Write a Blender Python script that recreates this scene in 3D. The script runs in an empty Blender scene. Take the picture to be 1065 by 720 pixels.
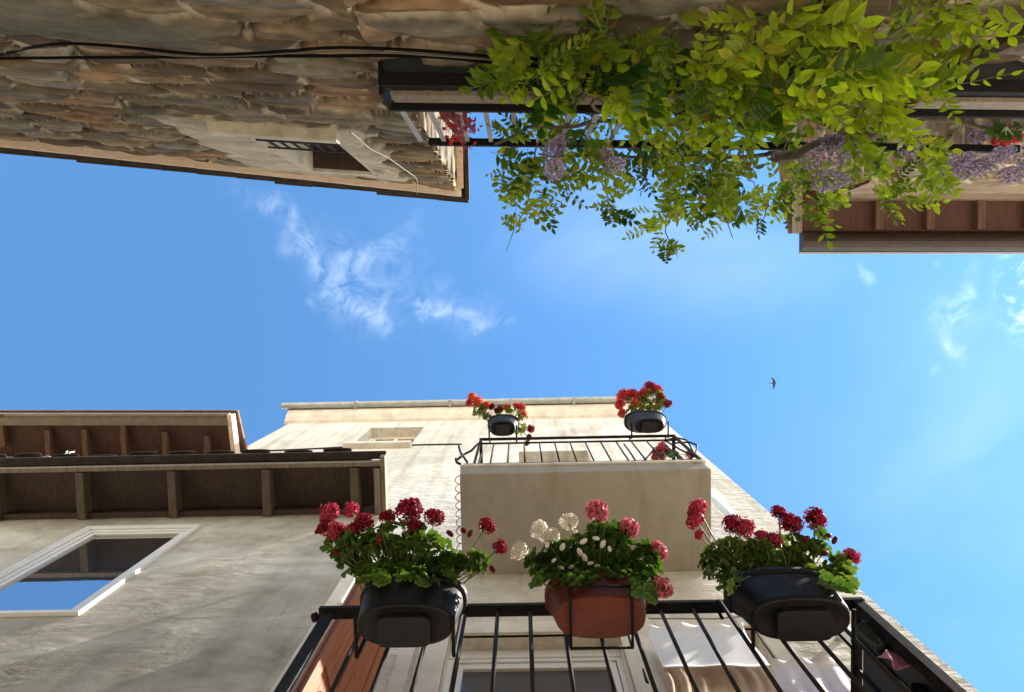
import bpy, bmesh, math, random
import numpy as np
from mathutils import Vector, Matrix
R = math.radians
random.seed(7)
rng = np.random.default_rng(11)

# ---------------------------------------------------------------- scene, camera
S = bpy.context.scene
COL = S.collection
W, H, F = 1065.0, 720.0, 770.0            # photograph size and focal length in its pixels
GROUND = -1.6                              # the eye is at the origin, 1.6 m above the street
ZEN = (540.0, 310.0)
ROLL = R(1.2)
upc = Vector(((ZEN[0] - W / 2) / F, (H / 2 - ZEN[1]) / F, -1)).normalized()
xc = Vector((math.cos(ROLL), math.sin(ROLL), 0))
xc = (xc - upc * xc.dot(upc)).normalized()
yc = upc.cross(xc)
C2W = Matrix((xc, yc, upc))                # rows: world axes in camera coordinates
cam_d = bpy.data.cameras.new('camera')
cam = bpy.data.objects.new('camera', cam_d)
COL.objects.link(cam)
cam.matrix_world = C2W.to_4x4()
cam_d.sensor_fit = 'HORIZONTAL'
cam_d.sensor_width = 36
cam_d.lens = F * 36 / W
cam_d.clip_start = 0.05
cam_d.clip_end = 3000
S.camera = cam


def ray(u, v):
    return C2W @ Vector(((u - W / 2) / F, (H / 2 - v) / F, -1))


def at_y(u, v, y):
    d = ray(u, v)
    return d * (y / d.y)


def at_z(u, v, z):
    d = ray(u, v)
    return d * (z / d.z)


def at_line(u, v, y0, m):                  # vertical plane y = y0 + m*x
    d = ray(u, v)
    return d * (y0 / (d.y - m * d.x))


# ---------------------------------------------------------------- objects
WL = {}


def tag(o, label=None, cat=None, group=None, kind=None):
    if label: o['label'] = label
    if cat: o['category'] = cat
    if group: o['group'] = group
    if kind: o['kind'] = kind
    return o


def empty(name, loc, label, cat, group=None):
    o = bpy.data.objects.new(name, None)
    COL.objects.link(o)
    o.location = loc
    o.empty_display_size = .1
    WL[o.name] = Vector(loc)
    return tag(o, label, cat, group)


class MB:
    def __init__(s):
        s.v = []; s.f = []; s.c = []; s.col = (1, 1, 1)

    def add(s, vs, fs, col=None):
        n = len(s.v)
        s.v += [tuple(p) for p in vs]
        s.f += [tuple(i + n for i in f) for f in fs]
        c = col or s.col
        s.c += [c] * len(vs) if not isinstance(c, list) else c

    def box(s, x0, x1, y0, y1, z0, z1, M=None):
        vs = [Vector((x, y, z)) for x in (x0, x1) for y in (y0, y1) for z in (z0, z1)]
        if M: vs = [M @ p for p in vs]
        s.add(vs, [(0, 1, 3, 2), (4, 6, 7, 5), (0, 4, 5, 1), (2, 3, 7, 6), (0, 2, 6, 4), (1, 5, 7, 3)])
        return s

    def tube(s, pts, r, n=8, caps=True):
        pts = [Vector(p) for p in pts]
        rs = r if isinstance(r, (list, tuple)) else [r] * len(pts)
        a = None; vs = []
        for i, p in enumerate(pts):
            t = (pts[min(i + 1, len(pts) - 1)] - pts[max(i - 1, 0)]).normalized()
            if a is None:
                a = t.orthogonal().normalized()
            else:
                a = (a - t * a.dot(t))
                a = a.normalized() if a.length > 1e-6 else t.orthogonal().normalized()
            b = t.cross(a)
            for k in range(n):
                q = 2 * math.pi * k / n
                vs.append(p + (a * math.cos(q) + b * math.sin(q)) * rs[i])
        fs = [(i * n + k, i * n + (k + 1) % n, (i + 1) * n + (k + 1) % n, (i + 1) * n + k)
              for i in range(len(pts) - 1) for k in range(n)]
        if caps:
            fs += [tuple(range(n))[::-1], tuple(range((len(pts) - 1) * n, len(pts) * n))]
        s.add(vs, fs)
        return s

    def extrude_x(s, prof, x0, x1, M=None):        # closed profile of (y, z)
        n = len(prof)
        vs = [Vector((x, y, z)) for x in (x0, x1) for y, z in prof]
        if M: vs = [M @ p for p in vs]
        s.add(vs, [(k, (k + 1) % n, n + (k + 1) % n, n + k) for k in range(n)] + [tuple(range(n))[::-1], tuple(range(n, 2 * n))])
        return s

    def loft(s, rings, cap0=True, cap1=True):
        n = len(rings[0]); m = len(rings)
        vs = [p for r_ in rings for p in r_]
        fs = [(i * n + k, i * n + (k + 1) % n, (i + 1) * n + (k + 1) % n, (i + 1) * n + k) for i in range(m - 1) for k in range(n)]
        if cap0: fs.append(tuple(range(n))[::-1])
        if cap1: fs.append(tuple(range((m - 1) * n, m * n)))
        s.add(vs, fs)
        return s

    def build(s, name, mat, parent=None, bevel=0, smooth=False, origin=None, colors=False):
        if parent is not None:
            o0 = WL[parent.name]
        elif origin is not None:
            o0 = Vector(origin)
        else:
            a = np.array(s.v)
            o0 = Vector(((a[:, 0].min() + a[:, 0].max()) / 2, (a[:, 1].min() + a[:, 1].max()) / 2, a[:, 2].min()))
        me = bpy.data.meshes.new(name)
        me.from_pydata([tuple(Vector(p) - o0) for p in s.v], [], s.f)
        bm = bmesh.new(); bm.from_mesh(me)
        if not colors: bmesh.ops.recalc_face_normals(bm, faces=bm.faces)
        bm.to_mesh(me); bm.free()
        if colors:
            at = me.attributes.new('Col', 'FLOAT_COLOR', 'POINT')
            at.data.foreach_set('color', np.array([(*c, 1) for c in s.c], dtype=np.float32).ravel())
        if smooth:
            me.polygons.foreach_set('use_smooth', [True] * len(me.polygons))
        me.materials.append(mat)
        o = bpy.data.objects.new(name, me)
        COL.objects.link(o)
        if parent is not None:
            o.parent = parent
            WL[o.name] = o0
        else:
            o.location = o0
            WL[o.name] = o0
        if bevel:
            b = o.modifiers.new('bevel', 'BEVEL'); b.width = bevel; b.segments = 2; b.limit_method = 'ANGLE'
        return o


def dup(o, loc, parent=None, rot=None, scale=None):
    c = o.copy(); COL.objects.link(c)
    c.location = loc
    if parent is not None: c.parent = parent
    if rot is not None: c.rotation_euler = rot
    if scale is not None: c.scale = (scale,) * 3 if not hasattr(scale, '__len__') else scale
    WL[c.name] = WL.get(o.name, Vector())
    return c


# ---------------------------------------------------------------- materials
def nt(name):
    m = bpy.data.materials.new(name); m.use_nodes = True
    n = m.node_tree.nodes; l = m.node_tree.links
    b = n['Principled BSDF']
    return m, n, l, b


def noise_to(n, l, coord, scale, detail=6, rough=.6, stretch=None, dist=0):
    if stretch:
        mp = n.new('ShaderNodeMapping'); mp.inputs['Scale'].default_value = stretch
        l.new(coord, mp.inputs['Vector']); coord = mp.outputs['Vector']
    t = n.new('ShaderNodeTexNoise')
    t.inputs['Scale'].default_value = scale; t.inputs['Detail'].default_value = detail
    t.inputs['Roughness'].default_value = rough; t.inputs['Distortion'].default_value = dist
    l.new(coord, t.inputs['Vector'])
    return t.outputs['Fac']


def ramp(n, l, fac, stops):
    r = n.new('ShaderNodeValToRGB')
    e = r.color_ramp.elements
    e[0].position, e[0].color = stops[0][0], (*stops[0][1], 1)
    e[1].position, e[1].color = stops[-1][0], (*stops[-1][1], 1)
    for p, c in stops[1:-1]:
        x = e.new(p); x.color = (*c, 1)
    l.new(fac, r.inputs['Fac'])
    return r.outputs['Color']


def mixc(n, l, fac, a, b, mode='MIX'):
    m = n.new('ShaderNodeMix'); m.data_type = 'RGBA'; m.blend_type = mode
    for sock, val in ((0, fac), (6, a), (7, b)):
        if hasattr(val, 'is_output'): l.new(val, m.inputs[sock])
        elif isinstance(val, (int, float)): m.inputs[sock].default_value = val
        else: m.inputs[sock].default_value = (*val, 1)
    return m.outputs[2]


def bump(n, l, b, h, strength=.4, dist=.02, prev=None):
    bp = n.new('ShaderNodeBump'); bp.inputs['Strength'].default_value = strength; bp.inputs['Distance'].default_value = dist
    l.new(h, bp.inputs['Height'])
    if prev is not None: l.new(prev, bp.inputs['Normal'])
    l.new(bp.outputs['Normal'], b.inputs['Normal'])
    return bp.outputs['Normal']


def coords(n, kind='Object'):
    return n.new('ShaderNodeTexCoord').outputs[kind]


def mat_plain(name, col, rough=.5, var=.25, scale=8, metal=0, bs=.15, bd=.01, stretch=None, spec=.5):
    m, n, l, b = nt(name)
    c = coords(n)
    f = noise_to(n, l, c, scale, 7, .65, stretch)
    dark = tuple(x * (1 - var) for x in col); lite = tuple(min(1, x * (1 + var)) for x in col)
    l.new(ramp(n, l, f, [(.3, dark), (.7, lite)]), b.inputs['Base Color'])
    b.inputs['Roughness'].default_value = rough; b.inputs['Metallic'].default_value = metal
    b.inputs['Specular IOR Level'].default_value = spec
    if bs: bump(n, l, b, noise_to(n, l, c, scale * 5, 5, .6, stretch), bs, bd)
    return m


def mat_stucco(name, stops, wave, bs, bd, scale=1.2, stretch=(1, 1, 1), fine=60, streak=.74, crack=.5):
    m, n, l, b = nt(name)
    c = coords(n)
    f1 = noise_to(n, l, c, scale, 9, .62, stretch, .8)
    f2 = noise_to(n, l, c, scale * 6, 6, .6)
    col = ramp(n, l, f1, stops)
    col = mixc(n, l, .35, col, ramp(n, l, f2, [(.3, tuple(x * .8 for x in stops[0][1])), (.7, stops[-1][1])]))
    st = noise_to(n, l, c, 1.6, 5, .6, (3.2, 1, .22))          # rain streaks running down
    col = mixc(n, l, 1, col, ramp(n, l, st, [(.34, (streak, streak * .98, streak * .93)), (.52, (1, 1, 1))]), 'MULTIPLY')
    cmp_ = n.new('ShaderNodeVectorMath'); cmp_.operation = 'MULTIPLY_ADD'
    cn = n.new('ShaderNodeTexNoise'); cn.inputs['Scale'].default_value = 3; cn.inputs['Detail'].default_value = 6; l.new(c, cn.inputs['Vector'])
    l.new(cn.outputs['Color'], cmp_.inputs[0]); cmp_.inputs[1].default_value = (.35, .35, .35); l.new(c, cmp_.inputs[2])
    vo = n.new('ShaderNodeTexVoronoi'); vo.feature = 'DISTANCE_TO_EDGE'; vo.inputs['Scale'].default_value = .8; l.new(cmp_.outputs[0], vo.inputs['Vector'])
    ck = ramp(n, l, vo.outputs['Distance'], [(.0, (crack,) * 3), (.0042, (0, 0, 0))])
    cg = ramp(n, l, noise_to(n, l, c, 1.1, 3), [(.53, (0, 0, 0)), (.60, (1, 1, 1))])
    ckm = mixc(n, l, 1, ck, cg, 'MULTIPLY')
    col = mixc(n, l, ckm, col, tuple(x * .38 for x in stops[0][1]))
    l.new(col, b.inputs['Base Color'])
    b.inputs['Roughness'].default_value = .92; b.inputs['Specular IOR Level'].default_value = .2
    nn = bump(n, l, b, noise_to(n, l, c, wave, 5, .55, (1, 1, 2.2), .6), bs, bd)
    bump(n, l, b, noise_to(n, l, c, fine, 4, .6), .25, .004, nn)
    return m


def mat_vcol(name, rough=.9, nscale=9, lo=.65, hi=1.25, bs=.5, bd=.01, bscale=28, stretch=(1, 1, 2)):
    m, n, l, b = nt(name)
    at = n.new('ShaderNodeAttribute'); at.attribute_name = 'Col'
    c = coords(n)
    f = noise_to(n, l, c, nscale, 9, .7, stretch)
    col = mixc(n, l, 1, at.outputs['Color'], ramp(n, l, f, [(.28, (lo,) * 3), (.72, (hi, hi * .98, hi * .94))]), 'MULTIPLY')
    f2 = noise_to(n, l, c, 2.1, 6, .7)
    col = mixc(n, l, 1, col, ramp(n, l, f2, [(.34, (.62, .62, .56)), (.5, (1, 1, 1))]), 'MULTIPLY')   # lichen and old damp
    l.new(col, b.inputs['Base Color'])
    b.inputs['Roughness'].default_value = rough; b.inputs['Specular IOR Level'].default_value = .25
    bump(n, l, b, noise_to(n, l, c, bscale, 8, .7, stretch), bs, bd)
    return m


def mat_leaf(name, trans=.45, rough=.45, tint=(1, 1, 1), gloss=.4):
    m, n, l, b = nt(name)
    at = n.new('ShaderNodeAttribute'); at.attribute_name = 'Col'
    f = noise_to(n, l, coords(n), 30, 4, .6)
    col = mixc(n, l, 1, at.outputs['Color'], ramp(n, l, f, [(.3, (.75, .78, .7)), (.7, (1.15, 1.12, 1.1))]), 'MULTIPLY')
    l.new(col, b.inputs['Base Color'])
    b.inputs['Roughness'].default_value = rough; b.inputs['Specular IOR Level'].default_value = gloss
    t = n.new('ShaderNodeBsdfTranslucent')
    tc = mixc(n, l, 1, col, tint, 'MULTIPLY')
    l.new(tc, t.inputs['Color'])
    mx = n.new('ShaderNodeMixShader'); mx.inputs[0].default_value = trans
    l.new(b.outputs[0], mx.inputs[1]); l.new(t.outputs[0], mx.inputs[2])
    l.new(mx.outputs[0], n['Material Output'].inputs['Surface'])
    return m


def mat_glass(name, base, refl):
    m, n, l, b = nt(name)
    b.inputs['Base Color'].default_value = (*base, 1); b.inputs['Roughness'].default_value = .3
    g = n.new('ShaderNodeBsdfGlossy'); g.inputs['Roughness'].default_value = .01
    g.inputs['Color'].default_value = (.95, .97, 1, 1)
    mx = n.new('ShaderNodeMixShader'); mx.inputs[0].default_value = refl
    f = noise_to(n, l, coords(n), 1.5, 3)
    bp = n.new('ShaderNodeBump'); bp.inputs['Strength'].default_value = .03; bp.inputs['Distance'].default_value = .02
    l.new(f, bp.inputs['Height']); l.new(bp.outputs[0], g.inputs['Normal'])
    l.new(b.outputs[0], mx.inputs[1]); l.new(g.outputs[0], mx.inputs[2])
    l.new(mx.outputs[0], n['Material Output'].inputs['Surface'])
    return m


def mat_worn(name, col, dirt_or_shade, lo, hi, rough=.5, spec=.3, scale=9, stretch=(6, 6, 1)):
    """plastic or paint with dust, limescale runs and scuffs of its own"""
    m, n, l, b = nt(name)
    c = coords(n)
    f = noise_to(n, l, c, scale, 8, .7, stretch, .3)
    k = ramp(n, l, f, [(lo, (0, 0, 0)), (hi, (1, 1, 1))])
    f2 = noise_to(n, l, c, scale * 7, 4, .7)
    k2 = ramp(n, l, f2, [(.60, (0, 0, 0)), (.72, (.6, .6, .6))])
    base = ramp(n, l, noise_to(n, l, c, 4, 5), [(.3, tuple(x * .7 for x in col)), (.7, tuple(x * 1.3 for x in col))])
    col_ = mixc(n, l, k, base, dirt_or_shade); col_ = mixc(n, l, mixc(n, l, .5, k2, (0, 0, 0)), col_, dirt_or_shade)
    l.new(col_, b.inputs['Base Color'])
    l.new(ramp(n, l, f, [(.3, (rough,) * 3), (.7, (min(1, rough + .35),) * 3)]), b.inputs['Roughness'])
    b.inputs['Specular IOR Level'].default_value = spec
    bump(n, l, b, f2, .12, .004)
    return m


def mat_wood(name, a, bcol, rough=.6, stretch=(1, 12, 12), scale=3, bs=.3):
    m, n, l, b = nt(name)
    c = coords(n)
    f = noise_to(n, l, c, scale, 8, .65, stretch, .4)
    l.new(ramp(n, l, f, [(.28, a), (.72, bcol)]), b.inputs['Base Color'])
    b.inputs['Roughness'].default_value = rough
    bump(n, l, b, f, bs, .006)
    return m


M = {}
M['cream'] = mat_stucco('cream_stucco', [(.3, (.57, .53, .455)), (.5, (.72, .68, .595)), (.70, (.82, .785, .71))], 5, .8, .06)
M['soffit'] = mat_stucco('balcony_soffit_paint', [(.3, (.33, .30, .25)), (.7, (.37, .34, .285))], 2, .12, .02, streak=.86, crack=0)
M['grey_stucco'] = mat_stucco('grey_stucco', [(.32, (.29, .262, .202)), (.44, (.42, .385, .305)), (.55, (.53, .493, .405)), (.66, (.70, .66, .57))], 2.2, .32, .045, .85, (1, 1, 1.9), 60, .88)
M['trim'] = mat_plain('cream_trim', (.72, .66, .56), .8, .14, 5, bs=.15)
M['cove'] = mat_plain('cornice_plaster', (.64, .58, .49), .85, .22, 4, bs=.2)
M['stone'] = mat_vcol('rubble_stone')
M['stone_low'] = mat_plain('rubble_stone_low', (.26, .21, .15), .9, .4, 6, bs=.6, bd=.03)
M['plaster'] = mat_plain('old_plaster', (.52, .465, .37), .9, .3, 5, bs=.5, bd=.02)
M['paving'] = mat_plain('limestone_paving', (.58, .51, .39), .8, .2, 3, bs=.3)
M['iron'] = mat_worn('black_iron', (.005, .005, .005), (.035, .017, .009), .56, .70, .6, .2, 14, (2, 2, 2))
M['iron_grey'] = mat_worn('dark_grey_painted_iron', (.022, .022, .023), (.05, .03, .02), .56, .70, .6, .25, 14, (2, 2, 2))
M['grey_metal'] = mat_plain('weathered_grey_paint', (.33, .31, .29), .55, .2, 14, bs=.1)
M['black_pot'] = mat_worn('black_plastic', (.0035, .0038, .005), (.022, .021, .019), .52, .74, .42, .3)
M['terracotta'] = mat_worn('terracotta_plastic', (.105, .023, .012), (.16, .085, .055), .54, .80, .48, .3)
M['green_pot'] = mat_plain('dark_green_plastic', (.012, .03, .025), .4, .3, 9, bs=.05)
M['soil'] = mat_plain('potting_soil', (.03, .02, .013), 1, .4, 40, bs=.8)
M['pvc'] = mat_plain('white_window_paint', (.76, .75, .72), .35, .06, 6, bs=.05)
M['glass_sky'] = mat_glass('window_glass', (.02, .022, .022), .72)
M['glass_dark'] = mat_glass('dim_window_glass', (.055, .05, .035), .10)
M['orange_wood'] = mat_wood('varnished_shutter', (.22, .055, .012), (.38, .125, .030), .65, (14, 14, 1), 2.2)
M['brown_wood'] = mat_wood('dark_eave_wood', (.025, .015, .010), (.07, .04, .025), .75, (14, 2, 14), 2.5)
M['red_wood'] = mat_wood('red_brown_eave_boards', (.030, .009, .005), (.085, .027, .015), .7, (14, 2, 14), 2.5)
M['grey_wood'] = mat_wood('weathered_rafter', (.12, .095, .07), (.27, .215, .16), .8, (14, 2, 14), 2.5)
M['rafter'] = mat_wood('dark_rafter', (.06, .043, .03), (.15, .11, .078), .8, (14, 2, 14), 2.5)
M['red_rafter'] = mat_wood('red_brown_rafter', (.055, .024, .015), (.14, .068, .040), .8, (14, 2, 14), 2.5)
M['fascia'] = mat_wood('pinkish_verge_board', (.55, .41, .31), (.78, .62, .49), .8, (3, 14, 14), 3)
M['tile'] = mat_plain('dark_roof_tile', (.035, .026, .021), .9, .5, 9, bs=.4)
M['tile_red'] = mat_plain('clay_roof_tile', (.17, .095, .065), .9, .4, 9, bs=.4)
M['zinc'] = mat_plain('zinc_gutter', (.36, .37, .35), .45, .2, 7, metal=.3, bs=.1)
M['gutter_brown'] = mat_plain('brown_gutter', (.030, .021, .016), .45, .3, 9, bs=.1, spec=.3)
M['gutter_khaki'] = mat_plain('khaki_gutter', (.15, .11, .075), .5, .25, 9, bs=.1)
M['cable'] = mat_plain('black_cable', (.004, .004, .004), .75, .2, 20, bs=0, spec=.08)
M['cable_white'] = mat_plain('pale_cable', (.16, .15, .125), .7, .1, 20, bs=0, spec=.2)
M['cloth_white'] = mat_plain('white_cotton', (.80, .81, .83), .9, .05, 30, bs=.2)
M['cloth_beige'] = mat_plain('beige_cotton', (.62, .48, .37), .9, .12, 12, bs=.2)
M['cloth_gold'] = mat_plain('tan_cotton', (.55, .44, .28), .9, .15, 12, bs=.2)
M['cloth_lilac'] = mat_plain('pale_lilac_cotton', (.66, .64, .72), .9, .08, 14, bs=.2)
M['cloth_pink'] = mat_plain('pink_cotton', (.80, .34, .56), .9, .25, 60, bs=.2)
M['dark_panel'] = mat_plain('dark_screen', (.012, .016, .018), .6, .3, 12, bs=.1)
M['bark'] = mat_wood('vine_bark', (.045, .033, .022), (.14, .11, .075), .9, (3, 3, 1), 9, .6)
M['stem'] = mat_plain('green_stem', (.10, .14, .03), .6, .3, 30, bs=.1)
M['vine_leaf'] = mat_leaf('wisteria_leaf', .54, .45, (1.25, 1.3, .6), .3)
M['ger_leaf'] = mat_leaf('geranium_leaf', .3, .5, (1.1, 1.2, .6))
M['petal'] = mat_leaf('flower_petal', .3, .6, (1.1, .9, .95), .2)
M['red_leaf'] = mat_leaf('red_leaf', .35, .5, (1.2, .7, .7))
M['bird'] = mat_plain('dark_plumage', (.012, .013, .018), .7, .3, 60, bs=.1)
M['awning'] = None
m_, n_, l_, b_ = nt('striped_canvas')
wv = n_.new('ShaderNodeTexWave'); wv.wave_type = 'BANDS'; wv.bands_direction = 'Y'; wv.inputs['Scale'].default_value = 4.6
wv.inputs['Distortion'].default_value = 0
l_.new(coords(n_), wv.inputs['Vector'])
l_.new(ramp(n_, l_, wv.outputs['Fac'], [(.45, (.42, .06, .035)), (.55, (.78, .70, .64))]), b_.inputs['Base Color'])
b_.inputs['Roughness'].default_value = .85
M['awning'] = m_

# ---------------------------------------------------------------- numpy noise
TAB = rng.random((256, 256))


def vnoise(x, y, seed=0):
    xi = np.floor(x).astype(int); yi = np.floor(y).astype(int)
    fx = x - xi; fy = y - yi
    fx = fx * fx * (3 - 2 * fx); fy = fy * fy * (3 - 2 * fy)
    g = lambda a, b: TAB[(a + seed * 37) % 256, (b + seed * 91) % 256]
    return (g(xi, yi) * (1 - fx) + g(xi + 1, yi) * fx) * (1 - fy) + (g(xi, yi + 1) * (1 - fx) + g(xi + 1, yi + 1) * fx) * fy


def fbm(x, y, o=4, seed=0, gain=.5):
    t = 0; a = 1; tot = 0
    for k in range(o):
        t = t + a * vnoise(x * 2 ** k, y * 2 ** k, seed + k); tot += a; a *= gain
    return t / tot


def sstep(a, b, x):
    t = np.clip((x - a) / (b - a), 0, 1)
    return t * t * (3 - 2 * t)


def stone_field(s, z, seed, cw=.45, ch=.195):
    """height, colour of a rubble wall at wall coordinates s (along), z (up)"""
    ws = s + .05 * (fbm(s * 2.1, z * 2.1, 3, seed) - .5) * 2
    wz = z + .045 * (fbm(s * 1.7 + 9, z * 2.3, 3, seed + 3) - .5) * 2
    gx = ws / cw; gy = wz / ch
    j0 = np.floor(gy).astype(int)
    f1 = np.full(s.shape, 9.); f2 = np.full(s.shape, 9.); idd = np.zeros(s.shape, int)
    for dj in (-2, -1, 0, 1, 2):
        j = j0 + dj
        off = .5 * (j % 2) + .35 * TAB[(j + seed) % 256, 3]
        i0 = np.floor(gx - off).astype(int)
        for di in (-2, -1, 0, 1, 2):
            i = i0 + di
            hx = TAB[(i * 7 + seed) % 256, (j * 13 + 5) % 256]; hy = TAB[(i * 11 + 31 + seed) % 256, (j * 5 + 77) % 256]
            dx = gx - (i + off + .5 + (hx - .5) * .75); dy = gy - (j + .5 + (hy - .5) * .6)
            d = np.sqrt(dx * dx + dy * dy * 1.15)
            d = np.maximum(d, .0)
            cid = (i * 73 + j * 151) % 65536
            new = d < f1
            f2 = np.where(new, f1, np.minimum(f2, d))
            idd = np.where(new, cid, idd)
            f1 = np.where(new, d, f1)
    edge = f2 - f1 + .07 * (fbm(s * 6, z * 8, 3, seed + 5) - .5)
    rnd = TAB[idd % 256, (idd // 256) % 256]
    rnd2 = TAB[(idd * 3 + 17) % 256, (idd // 7 + 5) % 256]
    stone = sstep(.07, .13, edge)
    lay = fbm(s * 2.4 + rnd * 50, z * 11 + s * (rnd2 - .5) * 5, 4, seed + 7, .55)
    rough = fbm(s * 11, z * 14, 4, seed + 9, .55)
    h_st = .016 + .034 * (rnd - .4) + .022 * (lay - .5) + .014 * (rough - .5) + .010 * sstep(.15, .6, edge)
    h_mo = -.004 + .016 * (rough - .5) + .02 * (fbm(s * 3, z * 4, 3, seed + 11) - .5)
    h = stone * h_st + (1 - stone) * h_mo
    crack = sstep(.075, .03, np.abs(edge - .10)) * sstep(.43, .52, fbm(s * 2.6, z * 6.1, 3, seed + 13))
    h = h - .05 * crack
    a = np.array((.080, .056, .034)); b = np.array((.23, .168, .102)); c = np.array((.17, .148, .115)); o = np.array((.235, .145, .075))
    cs = a + (b - a) * rnd2[..., None]
    cs = np.where((rnd > .72)[..., None], c * (.75 + .5 * rnd2[..., None]), cs)
    cs = np.where((rnd < .16)[..., None], o * (.6 + .6 * rnd2[..., None]), cs)
    cs = cs * 1.15 * (.3 + 1.35 * lay[..., None]) * (.55 + .9 * rough[..., None])
    mo = np.array((.52, .445, .335)) * (.75 + .45 * rough[..., None])
    col = cs * stone[..., None] + mo * (1 - stone[..., None])
    dirt_or_shade = np.clip(crack, 0, 1)[..., None] * .8                      # crevice shade painted into the colour of the open joints
    col = col * (1 - dirt_or_shade) + np.array((.022, .019, .015)) * dirt_or_shade
    return h, col


def stone_wall(name, parent, p0, p1, z0, ztop, res, seed, holes=(), smooth=None, jut=1.0):
    """displaced rubble wall from p0 to p1 (plan), outward normal to the left of p0->p1 turned to the street"""
    p0 = Vector(p0); p1 = Vector(p1)
    L = (p1 - p0).length; t = (p1 - p0) / L; nrm = Vector((-t.y, t.x))
    ns = int(L / res) + 1
    zt1 = max(ztop(0), ztop(L)); nz = int((zt1 - z0) / res) + 1
    ss = np.linspace(0, L, ns)[:, None]; tt = np.linspace(0, 1, nz)[None, :]
    zt = np.array([ztop(q) for q in ss[:, 0]])[:, None]
    s = ss + 0 * tt; z = z0 + tt * (zt - z0)
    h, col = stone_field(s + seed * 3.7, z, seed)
    if smooth:
        mk, hs, cs = smooth(s, z)
        h = h * (1 - mk) + hs * mk
        col = col * (1 - mk[..., None]) + cs * mk[..., None]
    h = h * jut
    x = p0.x + t.x * s + nrm.x * h; y = p0.y + t.y * s + nrm.y * h
    co = np.stack([x, y, z], -1).reshape(-1, 3) - np.array(WL[parent.name])
    idx = np.arange(ns * nz).reshape(ns, nz)
    q = np.stack([idx[:-1, :-1], idx[1:, :-1], idx[1:, 1:], idx[:-1, 1:]], -1).reshape(-1, 4)
    sc = (s[:-1, :-1] + s[1:, 1:]).reshape(-1) / 2; zc = (z[:-1, :-1] + z[1:, 1:]).reshape(-1) / 2
    keep = np.ones(len(q), bool)
    for a, b, c, d in holes:
        keep &= ~((sc > a) & (sc < b) & (zc > c) & (zc < d))
    q = q[keep]
    me = bpy.data.meshes.new(name)
    me.vertices.add(len(co)); me.vertices.foreach_set('co', co.astype(np.float32).ravel())
    me.loops.add(len(q) * 4); me.loops.foreach_set('vertex_index', q.astype(np.int32).ravel())
    me.polygons.add(len(q)); me.polygons.foreach_set('loop_start', np.arange(0, len(q) * 4, 4, dtype=np.int32))
    me.update(calc_edges=True)
    at = me.attributes.new('Col', 'FLOAT_COLOR', 'POINT')
    at.data.foreach_set('color', np.concatenate([col.reshape(-1, 3), np.ones((ns * nz, 1))], 1).astype(np.float32).ravel())
    me.materials.append(M['stone'])
    o = bpy.data.objects.new(name, me); COL.objects.link(o); o.parent = parent
    WL[o.name] = WL[parent.name]
    return o


def wall_holes(mb, x0, x1, z0, z1, y, holes, depth):
    """flat facade facing -y with rectangular openings and their reveals"""
    xs = sorted({x0, x1, *[h[0] for h in holes], *[h[1] for h in holes]})
    zs = sorted({z0, z1, *[h[2] for h in holes], *[h[3] for h in holes]})
    for a, b in zip(xs, xs[1:]):
        for c, d in zip(zs, zs[1:]):
            xm, zm = (a + b) / 2, (c + d) / 2
            if any(h[0] < xm < h[1] and h[2] < zm < h[3] for h in holes): continue
            mb.add([(a, y, c), (b, y, c), (b, y, d), (a, y, d)], [(0, 1, 2, 3)])
    for a, b, c, d in holes:
        v = [(a, y, c), (b, y, c), (b, y, d), (a, y, d)]
        w = [(p, q + depth, r) for p, q, r in v]
        mb.add(v + w, [(k, (k + 1) % 4, 4 + (k + 1) % 4, 4 + k) for k in range(4)] + [(4, 5, 6, 7)])


# ---------------------------------------------------------------- ground and sky
g = MB()
g.add([(-300, -300, GROUND), (300, -300, GROUND), (300, 300, GROUND), (-300, 300, GROUND)], [(0, 1, 2, 3)])
tag(g.build('street', M['paving'], origin=(0, 0, GROUND)), kind='structure')

SUN_EL, SUN_AZ = R(45), R(-3)              # azimuth from +X (along the street) towards +Y
SUN_V = Vector((math.cos(SUN_EL) * math.cos(SUN_AZ), math.cos(SUN_EL) * math.sin(SUN_AZ), math.sin(SUN_EL)))
wd = bpy.data.worlds.new('World'); S.world = wd; wd.use_nodes = True
n, l = wd.node_tree.nodes, wd.node_tree.links
bg = n['Background']
sky = n.new('ShaderNodeTexSky'); sky.sky_type = 'NISHITA'; sky.sun_disc = False
sky.sun_elevation = SUN_EL
sky.sun_rotation = math.atan2(SUN_V.x, SUN_V.y)
sky.air_density = 1.0; sky.dust_density = .05; sky.ozone_density = 1.0
tc = n.new('ShaderNodeTexCoord').outputs['Generated']


def wmath(op, a, b=None, c=None):
    m = n.new('ShaderNodeMath'); m.operation = op
    for i, q in enumerate((a, b, c)):
        if q is None: continue
        if hasattr(q, 'is_output'): l.new(q, m.inputs[i])
        else: m.inputs[i].default_value = q
    return m.outputs[0]


sx = n.new('ShaderNodeSeparateXYZ'); l.new(tc, sx.inputs[0])
zz = wmath('MAXIMUM', sx.outputs[2], .05)
px_ = wmath('DIVIDE', sx.outputs[0], zz); py_ = wmath('DIVIDE', sx.outputs[1], zz)   # plan position on a cloud layer
cb = n.new('ShaderNodeCombineXYZ'); l.new(px_, cb.inputs[0]); l.new(py_, cb.inputs[1])


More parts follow.
